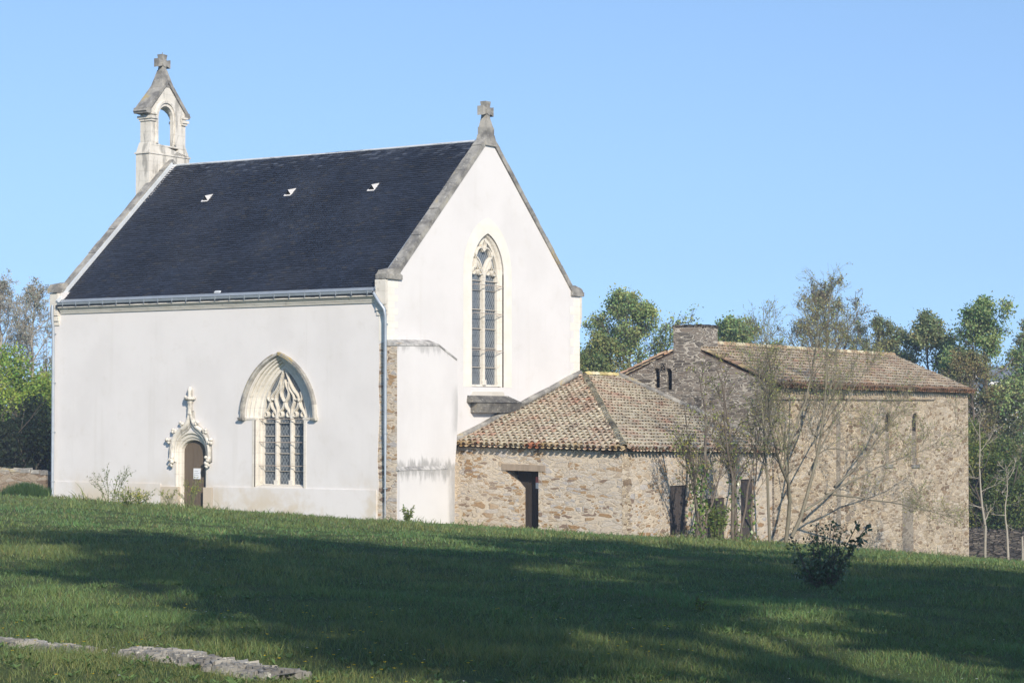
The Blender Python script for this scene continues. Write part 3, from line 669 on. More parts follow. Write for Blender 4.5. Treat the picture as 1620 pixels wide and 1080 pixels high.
t.loft([[fG(x, z, .006) for x, z in o_], [fG(x, z, .006) for x, z in i_]]); obj('window_surround', t, 'band', win)
t = MB(); t.hexa([fG(-1.1, 4.1, 0), fG(1.1, 4.1, 0), fG(1.1, 4.1, -.4), fG(-1.1, 4.1, -.4)], [fG(-1.0, 4.24, .02), fG(1.0, 4.24, .02), fG(.95, 4.44, -.38), fG(-.95, 4.44, -.38)]); obj('sill', t, 'lime', win)
t = MB()
t.hexa([fG(-1.35, 3.86, .0), fG(1.75, 3.86, 0), fG(1.75, 3.86, .34), fG(-1.35, 3.86, .34)], [fG(-1.3, 4.1, .0), fG(1.35, 4.1, 0), fG(1.35, 4.08, .03), fG(-1.3, 4.08, .03)])
t.hexa([fG(-1.1, 3.5, .0), fG(2.3, 3.5, 0), fG(2.3, 3.5, .24), fG(-1.1, 3.5, .24)], [fG(-1.1, 3.855, .0), fG(2.3, 3.855, 0), fG(2.3, 3.855, .3), fG(-1.1, 3.855, .3)])
obj('lower_sill', t, 'sill', ch)

# --- chapel door
fD = lambda a, z, w_=0.: (-w_, 8.42 - a, z)
eo = lambda h, zs, r, zb=-1.0, n=13: [(-h, zb)] + ell(h, zs, r, n) + [(h, zb)]
b = MB()
b.loft([[fD(x, z, w_) for x, z in eo(h, zs, r)] for h, zs, r, w_ in ((.74, 2.22, .64, .014), (.68, 2.2, .58, .014), (.66, 2.19, .55, -.05), (.6, 2.17, .48, -.06), (.585, 2.16, .46, -.10), (.55, 2.13, .42, -.12), (.535, 2.12, .40, -.26))])
dr = obj('doorway', b, 'lime', ch)
for sg in (-1, 1):
    b = MB()
    for k, (z0, z1) in enumerate(((-1.2, .34), (.345, .9))):
        x0, x1 = sorted((sg * .73, sg * (.98 if sg > 0 else 1.36))); b.box(-.045, -.002, 8.42 - x1, 8.42 - x0, z0, z1)
        x0, x1 = sorted((sg * .58, sg * .728)); b.box(-.045, .18, 8.42 - x1, 8.42 - x0, z0, z1)
    obj('jamb_block', b, 'jamb', dr)
b = MB()
for i in range(5):
    x0 = -.56 + i * .224; b.plate([(x0 + .004, -1.0), (x0 + .004, 2.56), (x0 + .220, 2.56), (x0 + .220, -1.0)], [], fD, -.30, -.25 + .004 * (i % 2))
lf_ = obj('door', b, 'wood', dr)
b = MB(); b.plate([(-.1 + .0, 1.18), (-.1, 1.55), (.22, 1.55), (.22, 1.18)], [], fD, -.246, -.23); nt_ = obj('notice', b, 'paper', lf_)
b = MB()
for i in range(4): b.plate([(-.06, 1.24 + i * .07), (-.06, 1.255 + i * .07), (.16 - .03 * (i % 2), 1.255 + i * .07), (.16 - .03 * (i % 2), 1.24 + i * .07)], [], fD, -.23, -.227)
obj('printed_lines', b, 'ink', lf_)
b = MB(); b.tubes([[fD(-.3, 1.0, -.25), fD(-.3, 1.0, -.2), fD(-.3, .92, -.2)]], [[.014] * 3], 6); obj('handle', b, 'wire', lf_)
# ogee hood with crockets and finial
og = [(-.86, 1.78), (-.86, 2.2), (-.80, 2.5), (-.66, 2.72), (-.46, 2.88), (-.26, 3.0), (-.12, 3.16), (-.04, 3.36), (-.015, 3.55)]
og = og + [(-x, z) for x, z in reversed(og)]
b = MB(); 
for half in (og[:9], og[9:]):
    b.sweep(half, [(-.10, 0), (-.10, .06), (-.05, .12), (.02, .15), (.06, .13), (.09, .0)], fD)
    b.sweep(half, [(-.18, 0), (-.18, .03), (-.14, .07), (-.10, .05), (-.10, 0)], fD)
b.tubes([[fD(0, 3.45, .09), fD(0, 3.62, .09), fD(0, 3.72, .09), fD(0, 3.8, .09), fD(0, 3.84, .09), fD(0, 3.95, .09)]], [[.10, .085, .09, .075, .11, .09]], 8)
b.tubes([[fD(0, 3.92, .09), fD(0, 3.96, .09), fD(0, 4.02, .09), fD(0, 4.06, .09)]], [[.08, .21, .22, .09]], 10)
b.tubes([[fD(0, 4.04, .09), fD(0, 4.2, .09), fD(0, 4.28, .09), fD(0, 4.36, .09), fD(.02, 4.42, .09)]], [[.08, .085, .10, .07, .02]], 8)
hood = obj('ogee_hood', b, 'oldlime', dr, True)
b = MB(); rng = np.random.default_rng(8)
def knob(cx, cz, r, bb):
    P = []
    for k in range(5):
        a = rng.uniform(0, 2 * PI); e = r * .5
        c0 = np.array(fD(cx + e * math.cos(a), cz + e * math.sin(a), .11 + rng.uniform(0, .05)))
        bb.tubes([[c0 + (.0, 0, -r * .5), c0 + (0, 0, -r * .25), c0, c0 + (0, 0, r * .25), c0 + (0, 0, r * .5)]], [[r * .1, r * .45, r * .55, r * .45, r * .1]], 7)
for cx, cz, r in ((.97, 2.5, .13), (.70, 2.86, .12), (.36, 3.12, .11), (.15, 4.0, .09)):
    for sg in (-1, 1): b = MB(); knob(sg * cx, cz, r, b); obj('crocket', b, 'oldlime', hood, True)
for sg in (-1, 1): b = MB(); knob(sg * .84, 1.78, .14, b); knob(sg * .84, 1.66, .10, b); knob(sg * .84, 1.92, .12, b); obj('label_stop', b, 'oldlime', hood, True)

# ================================================================== canal tiles
def tile_field(b, bu, org, ea, up, poly, cols, rng, sp=.235, ex=.30, eave_cols=None):
    """org: point on the eave, ea/up: unit vectors along the eave and up the slope; poly: list of (s,t) limits"""
    org, ea, up = map(lambda v: np.array(v, float), (org, ea, up)); nrm = np.cross(ea, up); nrm /= np.linalg.norm(nrm)
    if nrm[2] < 0: nrm = -nrm
    P = np.array(poly)
    def inside(s, t):
        c = False; j = len(P) - 1
        for i in range(len(P)):
            if (P[i, 1] > t) != (P[j, 1] > t) and s < (P[j, 0] - P[i, 0]) * (t - P[i, 1]) / (P[j, 1] - P[i, 1]) + P[i, 0]: c = not c
            j = i
        return c
    smin, smax, tmax = P[:, 0].min(), P[:, 0].max(), P[:, 1].max()
    th = np.linspace(-.02, PI + .02, 7)
    for i in range(int((smax - smin) / sp) + 1):
        s = smin + (i + .5) * sp + rng.uniform(-.02, .02)
        for k in range(int(tmax / ex) + 1):
            t0 = k * ex + rng.uniform(-.03, .03) - (.05 if k == 0 else 0); t1 = t0 + ex * 1.3; tm = t0 + ex * .5
            if not inside(s, max(tm, .02)): continue
            lo, hi = (.105, .085); sk = rng.uniform(-.035, .035); lift = rng.uniform(0, .03)
            c = cols(s, tm, rng); tone = .5 + .5 * math.sin(s * 1.9 + 1.3 * math.sin(tm * 1.1)) * math.sin(tm * 1.7 + 1.1 * math.sin(s * .9)); c = c * .6 + .4 * (np.array([.74, .66, .50]) * tone + np.array([.58, .45, .34]) * (1 - tone))
            if k == 0 and eave_cols: c = eave_cols(rng)
            A = [org + ea * (s + lo * math.cos(a)) + up * t0 + nrm * (.03 + lift + lo * .95 * math.sin(a)) for a in th]
            B = [org + ea * (s + sk + hi * math.cos(a)) + up * t1 + nrm * (.005 + hi * .75 * math.sin(a)) for a in th]
            A2 = [org + ea * (s + (lo - .018) * math.cos(a)) + up * (t0 + .002) + nrm * (.03 + lift + (lo - .018) * .95 * math.sin(a)) for a in th]
            m = len(th)
            b.add(A + B + A2, [(q, q + 1, m + q + 1, m + q) for q in range(m - 1)] + [(q, q + 1, 2 * m + q + 1, 2 * m + q) for q in range(m - 1)], c)
            # channel tile beside it
            s2 = s + sp / 2
            if inside(s2, max(tm, .02)):
                A = [org + ea * (s2 + .09 * math.cos(a)) + up * (t0 - .02) + nrm * (.04 - .07 * math.sin(a)) for a in th[1:-1]]
                B = [org + ea * (s2 + .09 * math.cos(a)) + up * t1 + nrm * (.025 - .06 * math.sin(a)) for a in th[1:-1]]
                m2 = len(A); b.add(A + B, [(q, q + 1, m2 + q + 1, m2 + q) for q in range(m2 - 1)], np.array(c) * .9)
    # boarding under the tiles
    Q = [org + ea * p[0] + up * max(p[1], .12) - nrm * .05 for p in poly]; Q2 = [q - nrm * .07 for q in Q]
    bu.add(Q + Q2, [tuple(range(len(Q))), tuple(range(len(Q) * 2 - 1, len(Q) - 1, -1))] + [(i, (i + 1) % len(Q), len(Q) + (i + 1) % len(Q), len(Q) + i) for i in range(len(Q))], (.12, .09, .07))
def ridge_tiles(b, p0, p1, cols, rng, r=.12, ex=.36):
    p0, p1 = np.array(p0, float), np.array(p1, float); L = np.linalg.norm(p1 - p0); d = (p1 - p0) / L; sd_ = np.cross(d, (0, 0, 1.)); sd_ /= np.linalg.norm(sd_); u = np.cross(sd_, d)
    th = np.linspace(0, PI, 7)
    for k in range(int(L / ex)):
        a0 = p0 + d * (k * ex); a1 = p0 + d * (k * ex + ex * 1.15); j = rng.uniform(-.015, .015)
        A = [a0 + sd_ * (r * math.cos(a) + j) + u * (r * math.sin(a) + .025) for a in th]; B = [a1 + sd_ * (r * .85 * math.cos(a) + j) + u * (r * .85 * math.sin(a)) for a in th]
        A2 = [a0 + sd_ * ((r - .02) * math.cos(a) + j) + u * ((r - .02) * math.sin(a) + .025) for a in th]
        b.add(A + B + A2, [(q, q + 1, 7 + q + 1, 7 + q) for q in range(6)] + [(q, q + 1, 14 + q + 1, 14 + q) for q in range(6)], cols(0, 0, rng))
def pick(rng, pal):
    p = np.array([q[0] for q in pal]); i = rng.choice(len(pal), p=p / p.sum()); return np.array(pal[i][1]) * rng.uniform(.75, 1.2)
palA = [(5.0, (.76, .68, .51)), (1.2, (.40, .30, .22)), (2.4, (.64, .45, .33)), (.8, (.52, .23, .13)), (.7, (.22, .185, .14)), (1.4, (.58, .46, .33))]
palT = [(1.3, (.68, .62, .45)), (1.8, (.60, .42, .29)), (.9, (.52, .19, .10)), (.7, (.30, .23, .16)), (1.2, (.50, .33, .21))]
palB = [(2.2, (.66, .56, .39)), (2.2, (.56, .41, .25)), (1.4, (.58, .40, .23)), (.8, (.26, .19, .13)), (.4, (.44, .18, .09))]
eaveA = [(2, (.45, .30, .13)), (1.2, (.42, .17, .09)), (.8, (.5, .38, .22))]
eaveR = [(2, (.36, .13, .085)), (1, (.42, .2, .12)), (.6, (.2, .12, .09))]
rng = np.random.default_rng(11)

# ================================================================== ANNEX
an = thing('stone_annex', 'low rubble stone annex with lichened canal-tile roof against the chapel gable', 'outbuilding', (8.5, -3.5, -.5))
AX, AY = 4.0, -6.64
fA = lambda a, z, w_=0.: (AX - w_, -a, z)
dh = [(2.06, 1.53), (2.52, 1.0), (2.6, .94), (2.6, -2.0), (3.4, -2.0), (3.4, 1.53)]
mb = MB(); mb.plate([(0.0, -2.2), (0.0, 2.42), (6.635, 2.24), (6.635, -2.2)], [dh], fA, -.55, 0., back=True)
fR = lambda a, z, w_=0.: (AX + a, AY - w_, z)
rh = [[(3.28, -.68), (3.28, 1.0), (4.52, 1.0), (4.52, -.68)], [(5.86, -2.3), (5.86, .48), (7.42, .48), (7.42, -2.3)], [(8.63, -2.3), (8.63, 1.1), (9.68, 1.1), (9.68, -2.3)]]
mb.plate([(0.006, -2.5), (0.006, 2.2), (11.2, 2.0), (11.2, -2.5)], rh, fR, -.55, 0., back=True)
obj('wall', mb, 'rubble', an)
mb = MB(); mb.plate([(-.01, -2.0)] + [(-.01, 2.15), (.55, 2.15)] + [(.55 + .12 * math.sin(k * 2.1), 2.1 - k * .25) for k in range(17)], [], fR, .0, .006); obj('rendered_corner', mb, 'hallrub', an)
mb = MB(); mb.plate([(1.95, 1.54), (1.95, 1.76), (3.68, 1.72), (3.68, 1.51)], [], fA, -.5, .03); obj('lintel', mb, 'lintel', an)
mb = MB()
for i in range(6): mb.plate([(2.3 + i * .2, -2.0), (2.3 + i * .2, 1.5), (2.494 + i * .2, 1.5), (2.494 + i * .2, -2.0)], [], fA, -.52, -.45 + .004 * (i % 2))
d_ = obj('door', mb, 'dark', an)
mb = MB(); mb.plate([(3.02, .92), (3.02, 1.12), (3.36, 1.12), (3.36, .92)], [], fA, -.444, -.435); obj('white_notice', mb, 'paper', d_)
mb = MB(); mb.plate([(3.02, 1.122), (3.02, 1.32), (3.36, 1.32), (3.36, 1.122)], [], fA, -.444, -.435); obj('red_notice', mb, 'red', d_)
mb = MB(); mb.box(AX - .35 + .5, AX + .53, -2.6, -2.06, .99, 1.52); 
for (a0, z0, a1, z1) in ((3.28, -.68, 4.52, 1.0), (5.86, -2.3, 7.42, .48), (8.63, -2.3, 9.68, 1.1)):
    mb = MB(); k = 5; wd = (a1 - a0) / k
    for i in range(k): mb.plate([(a0 + i * wd + .005, z0 + .01), (a0 + i * wd + .005, z1 - .01), (a0 + (i + 1) * wd - .005, z1 - .01), (a0 + (i + 1) * wd - .005, z0 + .01)], [], fR, -.12, -.06 + .004 * (i % 2))
    mb.plate([(a0, z0 + .3), (a0, z0 + .42), (a1, z0 + .42), (a1, z0 + .3)], [], fR, -.11, -.035)
    obj('shutter', mb, 'shut', an)
# roof
zG, zC, zD, zT = 2.40, 2.28, 2.08, 4.90
b = MB(); bu = MB()
G0 = np.array([3.74, .0, zG]); C0 = np.array([3.74, -6.9, zC]); T1 = np.array([12.3, -.25, zT]); T2 = np.array([15.25, -.05, zT]); D0 = np.array([15.25, -6.9, zD])
def plane(o, e_end, top_pts):
    e = e_end - o; Ls = np.linalg.norm(e); e /= Ls; v = top_pts[0] - o; n = np.cross(e, v); n /= np.linalg.norm(n); u = np.cross(n, e)
    if u[2] < 0: u = -u
    st = lambda p: (float(np.dot(p - o, e)), float(np.dot(p - o, u)))
    return e, u, [st(o), st(e_end)] + [st(p) for p in top_pts]
e, u, poly = plane(G0, C0, [T1])
def colsA(s, t, r):
    return pick(r, palT if ((s < .5 * t + 1.1 and r.random() < .8) or math.sin(s * 13.7 + 1) * math.sin(t * 1.3 + s * 7) > .72) else palA)
tile_field(b, bu, G0, e, u, poly, colsA, rng, eave_cols=lambda r: pick(r, eaveA))
e, u, poly = plane(C0, D0, [T2, T1])
def colsB(s, t, r):
    q = t - .42 * s + (2.2 if math.sin(s * 12.9 + .5) * math.sin(t * .9 + s * 5) > .62 else 0)
    return pick(r, palT if q > 1.6 - .5 * r.random() else ([(2.2, (.40, .34, .24)), (1.6, (.22, .19, .14)), (1.6, (.60, .55, .40)), (.6, (.44, .2, .12))] if s > 3 else palA))
tile_field(b, bu, C0, e, u, poly, colsB, rng, eave_cols=lambda r: pick(r, eaveR))
arf = obj('tiled_roof', b, 'tileA', an, True)
obj('roof_boarding', bu, 'under', an)
mb = MB(); gc_ = lambda s, t, r: pick(r, [(2, (.20, .18, .13)), (1.2, (.30, .27, .18)), (.6, (.40, .38, .27))])
ridge_tiles(mb, C0 + (.05, .05, .05), T1 + (0, 0, .05), gc_, rng, .13)
ridge_tiles(mb, T2 + (0, 0, .05), T1 + (-.2, 0, .05), lambda s, t, r: pick(r, [(2, (.48, .40, .18)), (1, (.5, .47, .33))]), rng, .12)
obj('hip_tiles', mb, 'tileA', arf, True)
mb = MB()
for p0, p1, ofs in ((G0, T1 + (.3, .2, 0), (0, -.14, .08)),):
    p0 = np.array([3.7, 0., zG + .02]); p1 = np.array([12.35, 0., zT + .04]); k = 12
    P = [p0 + (p1 - p0) * i / k + (0, -.06, .07 + .015 * math.sin(i * 1.9)) for i in range(k + 1)]; mb.tubes([P], [[.12] * (k + 1)], 8)
p0 = np.array([15.22, -.1, zT + .03]); p1 = np.array([15.22, -6.8, zD + .1]); P = [p0 + (p1 - p0) * i / 12 + (-.04, 0, .06 + .01 * math.sin(i * 2.3)) for i in range(13)]; mb.tubes([P], [[.12] * 13], 8)
obj('mortar_fillet', mb, 'coping', an, True)

# ================================================================== HALL
ha = thing('stone_hall', 'long stone hall with shallow tiled roof and stub chimney behind the bare tree', 'stone building', (25, -3, -2.0))
HX0, HX1, HY0, HY1 = 15.25, 35.0, -6.7, .56; HR = (HY0 + HY1) / 2; HZ, HZR = 4.52, 6.02
fS = lambda a, z, w_=0.: (HX0 - w_, a, z)             # gable, its shade put into the stone colour
fH = lambda a, z, w_=0.: (a, HY0 - w_, z)             # long lit wall
def slit(c, hw_, z0, z1, n=7): return [(c - hw_, z0)] + [(c + x, z) for x, z in ell(hw_, z1 - hw_, hw_, n)] + [(c + hw_, z0)]
sl_h = [slit(-1.75, .125, 4.48, 5.24), slit(-2.27, .135, 4.40, 5.22)]
mb = MB(); mb.plate([(HY0 + .005, -3.5), (HY0 + .005, HZ), (HR, HZR), (HY1, HZ), (HY1, -3.5)], sl_h, fS, -.5, 0.); obj('gable_wall', mb, 'shade_stone', ha)
wn_h = [slit(25.96, .28, 1.45, 3.55), slit(28.85, .32, 1.40, 3.55)]
mb = MB(); mb.plate([(HX0 + .006, -5.5), (HX0 + .006, HZ), (HX1, HZ), (HX1, -5.5)], wn_h, fH, -.5, 0.)
mb.box(HX1 - .5, HX1, HY0 + .5, HY1, -5.5, HZ); mb.box(HX0 + .5, HX1, HY1 - .4, HY1, -5.5, HZ)
mb.plate([(HY0 + .02, HZ), (HR, HZR - .02), (HY1 - .02, HZ)], [], lambda a, z, w_: (HX1 - .01 - w_, a, z), .0, .4)
obj('long_wall', mb, 'hallrub', ha)
for k, (c, z0, z1, h) in enumerate(((-1.75, 4.48, 5.24, .125), (-2.27, 4.40, 5.22, .135))):
    v = MB(); v.plate(slit(c, h + .02, z0, z1 + .02), [], fS, -.46, -.36, back=False); s_ = obj('slit_window', v, 'hollow', ha)
    v = MB(); zs = z1 - h
    for i in range(9):
        a0, a1 = PI * i / 9 + .03, PI * (i + 1) / 9 - .03; r0, r1 = h + .01, h + .28
        v.add([fS(c + r * math.cos(a), zs + r * math.sin(a), w_) for w_ in (.0, .03) for r, a in ((r0, a0), (r1, a0), (r1, a1), (r0, a1))], [(4, 5, 6, 7), (0, 1, 5, 4), (1, 2, 6, 5), (2, 3, 7, 6), (3, 0, 4, 7)])
    obj('voussoirs', v, 'shade_stone', s_)
for c, z0, z1, h in ((25.96, 1.45, 3.55, .28), (28.85, 1.40, 3.55, .32)):
    v = MB(); v.plate([(c - h - .02, z0 - .02), (c - h - .02, z1 - .72), (c + h + .02, z1 - .8), (c + h + .02, z0 - .02)], [], fH, -.3, -.07); s_ = obj('blocked_window', v, 'blocked', ha)
    v = MB(); v.plate([(c - h - .02, z1 - .72), (c - h - .02, z1 + .02), (c + h + .02, z1 + .02), (c + h + .02, z1 - .8)], [], fH, -.3, -.10); obj('dark_gap', v, 'hollow', s_)
    v = MB(); v.box(c - h - .12, c + h + .12, HY0 - .06, HY0 - .003, z0 - .16, z0 - .02); obj('sill', v, 'coping', s_)
mb = MB(); rg = np.random.default_rng(4)
pts = [(27.35 + .08 * rg.random(), z) for z in np.linspace(-4.5, .0, 12)] + [(28.5 + .08 * rg.random(), z) for z in np.linspace(.05, -4.5, 12)]
mb.plate(pts, [], fH, .0, .012); obj('blocked_doorway', mb, 'blocked', ha)
mb = MB(); pts = [(20.75 + .07 * rg.random(), z) for z in np.linspace(-1.0, 3.6, 14)] + [(21.15 + .07 * rg.random(), z) for z in np.linspace(3.6, -1.0, 14)]
mb.plate(pts, [], fH, .0, .014); obj('rebuilt_seam', mb, 'blocked', ha)
mb = MB(); mb.tubes([[(HX0 - .03, HY0 - .05, 4.0), (20, HY0 - .06, 4.05), (26, HY0 - .06, 4.07), (31, HY0 - .06, 4.12)]], [[.014] * 4], 5); obj('cable', mb, 'wire', ha)
# chimney, flush with the gable, in the same shade-darkened stone
mb = MB(); mb.box(HX0 - .012, HX0 + 1.45, -3.62, -2.48, 4.9, 6.78); chm = obj('chimney', mb, 'shade_stone', ha)
mb = MB(); rg = np.random.default_rng(14)
for i in range(7):
    for j in range(6):
        x, y = HX0 - .03 + i * .215, -3.65 + j * .2; mb.box(x, x + .2, y, y + .19, 6.78, 6.82 + .07 * rg.random())
obj('chimney_capstone', mb, 'drystone', chm)
b = MB(); bu = MB()
e0 = np.array([HX0 + .02, HY0 - .28, HZ - .02]); e1 = np.array([HX1 + .15, HY0 - .28, HZ - .02]); r0 = np.array([HX0 + .02, HR, HZR + .12]); r1 = np.array([HX1 + .15, HR, HZR + .12])
e, u, poly = plane(e0, e1, [r1, r0]); cB = lambda s, t, r: pick(r, palB)
tile_field(b, bu, e0, e, u, poly, cB, rng, .24, .33, lambda r: pick(r, [(2, (.30, .19, .11)), (1, (.36, .2, .12)), (1, (.22, .15, .1))]))
f0 = np.array([HX0 + .02, HY1 + .28, HZ - .02]); f1 = np.array([HX1 + .15, HY1 + .28, HZ - .02])
e, u, poly = plane(f0, f1, [r1, r0]); tile_field(b, bu, f0, e, u, poly, cB, rng, .24, .33)
hrf = obj('tiled_roof', b, 'tileB', ha, True); obj('roof_boarding', bu, 'under', ha)
mb = MB(); ridge_tiles(mb, r1 + (0, 0, .04), r0 + (1.5, 0, .04), lambda s, t, r: pick(r, [(1, (.52, .48, .34)), (1, (.34, .25, .16))]), rng, .13, .38); obj('ridge_tiles', mb, 'tileB', hrf, True)
for p0, p1, yl in ((f0, r0, -2.46), (e0, r0, -3.66)):
    k_ = (yl - p0[1]) / (p1[1] - p0[1]); q1 = p0 + (p1 - p0) * k_; mb = MB()
    ridge_tiles(mb, p0 + (-.02, 0, .08), q1 + (-.02, 0, .06), lambda s, t, r: pick(r, [(1, (.40, .28, .19)), (.5, (.46, .36, .2)), (.8, (.36, .24, .17))]), rng, .10, .36)
    obj('verge_tiles', mb, 'under', hrf, True)

# ================================================================== garden walls
def stone_wall(name, label, p0, p1, h, th, mat, seed, cap=True, sink=1.0, cap_mat='coping'):
    """p0, p1 in (xc, zc)"""
    rg = np.random.default_rng(seed); n = int(np.hypot(p1[0] - p0[0], p1[1] - p0[1]) / .5) + 1
    a, c = np.array(W(*p0)), np.array(W(*p1)); d = (c - a) / np.linalg.norm(c - a); nr = np.array([-d[1], d[0]])
    mid = (a + c) / 2; root = thing(name, label, 'wall', (mid[0], mid[1], gz(*mid)))
    b = MB(); R = []
    for i in range(n + 1):
        q = a + (c - a) * i / n; g = gz(*q); zt = g + h + .04 * rg.standard_normal()
        R.append([(*(q - nr * th / 2), g - sink), (*(q - nr * th / 2 * .95), zt), (*(q + nr * th / 2 * .95), zt), (*(q + nr * th / 2), g - sink)])
    b.loft(R); b.add(R[0], [(0, 1, 2, 3)]); b.add(R[-1], [(0, 1, 2, 3)]); obj('masonry', b, mat, root)
    if cap:
        b = MB(); s = 0.; L = np.linalg.norm(c - a)
        while s < L - .1:
            l = rg.uniform(.25, .6)
            for k in (-1, 1):
                q = a + d * (s + l / 2) + nr * k * th * .25; z = gz(*q) + h; hw_, hl = th * .27, l / 2 - .01
                j = lambda: rg.uniform(-.03, .03); t = rg.uniform(.05, .11)
                bot = [(*(q + d * sx * hl + nr * sy * hw_), z - .05) for sx, sy in ((-1, -1), (-1, 1), (1, 1), (1, -1))]
                top = [(*(q + d * sx * (hl - .03) + nr * sy * (hw_ - .02)), z + t + j()) for sx, sy in ((-1, -1), (-1, 1), (1, 1), (1, -1))]
                b.hexa(bot, top)
            s += l
        obj('capstones', b, cap_mat, root)
    return root
stone_wall('boundary_wall', 'low lichened rubble wall running off the left end of the chapel', (-27, 84.5), (-17.15, 82.0), .9, .5, 'boundary', 21)
stone_wall('boundary_wall', 'dark dry-stone wall beyond the right end of the stone hall', (21.5, 106), (34, 103), 1.35, .5, 'drystone', 22, cap_mat='drystone')

def ruin(label, pts, wd, seed, h=.16):
    """crumbled wall footing: flat stones bedded along a line of (xc, zc)"""
    rg = np.random.default_rng(seed); P = np.array(pts, float); mid = P.mean(0); m = W(*mid)
    b = MB()
    for k in range(len(P) - 1):
        L = np.linalg.norm(P[k + 1] - P[k]); d = (P[k + 1] - P[k]) / L; nr = np.array([-d[1], d[0]])
        for _ in range(int(L * wd * 420)):
            q = P[k] + d * rg.uniform(0, L) + nr * rg.uniform(-wd / 2, wd / 2)
            lx, ly, t = rg.uniform(.02, .085), rg.uniform(.015, .05), rg.uniform(.008, .025); an_ = rg.uniform(-.9, .9)
            edge = 1 - (abs(np.dot(q - P[k], nr)) / (wd / 2)) ** 3
            zb = float(ground(q[0], q[1])) + h * (.75 * edge + .25 * (edge > .35)) * rg.uniform(.82, 1.04); N = rg.integers(5, 8)
            th = np.sort(rg.uniform(0, 2 * PI, N)); pl = [(lx * math.cos(a), ly * math.sin(a)) for a in th]; ca_, sa_ = math.cos(an_), math.sin(an_)
            tl = rg.uniform(-.15, .15, 2); V = []
            for top in (0, 1):
                for x, y in pl:
                    s_ = .85 if top else 1.; X_, Y_ = x * s_ * ca_ - y * s_ * sa_, x * s_ * sa_ + y * s_ * ca_
                    wx_, wy_ = W(q[0] + X_ * d[0] + Y_ * nr[0], q[1] + X_ * d[1] + Y_ * nr[1]); V.append((wx_, wy_, zb + (t if top else -.05) + x * tl[0] + y * tl[1]))
            b.add(V, [tuple(range(N, 2 * N))] + [(i, (i + 1) % N, N + (i + 1) % N, N + i) for i in range(N)])
        R = []
        for i in range(13):
            q = P[k] + d * L * i / 12; row = []
            for o_, hh in ((-.52, -.2), (-.45, h * .6), (-.2, h), (.2, h), (.45, h * .6), (.52, -.2)):
                qq = q + nr * wd * (o_ + rg.uniform(-.04, .04)); row.append((*W(*qq), float(ground(*qq)) + hh - .015 + rg.uniform(-.02, .02)))
            R.append(row)
        b.loft(R)
    o = obj('ruined_wall', b, 'ruin', loc=(m[0], m[1], float(ground(*mid)))); return tag(o, label, 'ruin')
ruin('broken stone footing along the lower left edge of the lawn', [(-4.9, 19.2), (-4.2, 18.9), (-3.55, 18.5)], .4, 31, .045)
ruin('longest crumbling stone footing in the sunlit foreground grass', [(-3.1, 18.3), (-2.6, 17.9), (-2.1, 17.45), (-1.72, 17.0)], .5, 32, .07)

# ================================================================== vegetation
def leaves(rng, P, size, colfn, droop=.3, aspect=.6):
    """a small leaf quad at every point"""
    K = len(P); d = rng.normal(size=(K, 3)); d[:, 2] -= droop; d /= np.linalg.norm(d, axis=1)[:, None]
    a = rng.normal(size=(K, 3)); s_ = np.cross(d, a); s_ /= np.linalg.norm(s_, axis=1)[:, None] + 1e-9
    sz = size * rng.uniform(.6, 1.4, K)[:, None]
    V = np.stack([P, P + d * sz * .5 + s_ * sz * aspect * .5, P + d * sz, P + d * sz * .5 - s_ * sz * aspect * .5], 1)
    return V, colfn(rng, K, P)
def leafcol(base, var=.25, hue=.15):
    base = np.array(base)
    def f(rng, K, P):
        c = base * (1 + var * rng.normal(size=(K, 1)))
        lump = np.sin(P[:, 0] * 1.3 + P[:, 2] * .9) * np.sin(P[:, 1] * 1.1 - P[:, 2] * 1.4 + base[0] * 50)
        c = c * (1 + .22 * lump[:, None]); c[:, 0] *= 1 + hue * rng.normal(size=K) + .12 * lump
        return np.clip(c, .004, .6)
    return f
def branch(rng, P, R, n, ang, lr, up, t0=.2, m=5, wig=.12, rr=.5, lens=None):
    """children of the polylines P (K,m,3): n per parent"""
    K, mm, _ = P.shape; t = rng.uniform(t0, .98, (K, n)); f = t * (mm - 1); i = np.minimum(f.astype(int), mm - 2); u = (f - i)[..., None]
    kk = np.arange(K)[:, None]; st = P[kk, i] * (1 - u) + P[kk, i + 1] * u; tan = P[kk, i + 1] - P[kk, i]; tan /= np.linalg.norm(tan, axis=2, keepdims=True) + 1e-9
    r0 = (R[kk, i] * (1 - u[..., 0]) + R[kk, i + 1] * u[..., 0]) * rr
    plen = np.linalg.norm(np.diff(P, axis=1), axis=2).sum(1)[:, None]
    L = (plen * lr * (1.1 - .6 * t) * rng.uniform(.6, 1.25, (K, n))) if lens is None else lens(t) * rng.uniform(.7, 1.2, (K, n))
    rv = rng.normal(size=(K, n, 3)); sd_ = np.cross(tan, rv); sd_ /= np.linalg.norm(sd_, axis=2, keepdims=True) + 1e-9
    a = np.radians(ang) * rng.uniform(.6, 1.3, (K, n, 1)); d = tan * np.cos(a) + sd_ * np.sin(a)
    d[..., 2] += up; d /= np.linalg.norm(d, axis=2, keepdims=True)
    st, d, L, r0 = st.reshape(-1, 3), d.reshape(-1, 3), L.reshape(-1), r0.reshape(-1)
    Q = [st]; cur = d
    for k in range(m - 1):
        cur = cur + wig * rng.normal(size=cur.shape) + np.array([0, 0, up * .15]); cur /= np.linalg.norm(cur, axis=1)[:, None]
        Q.append(Q[-1] + cur * (L / (m - 1))[:, None])
    Q = np.stack(Q, 1); RR = r0[:, None] * np.linspace(1, .35, m)[None]
    return Q, RR
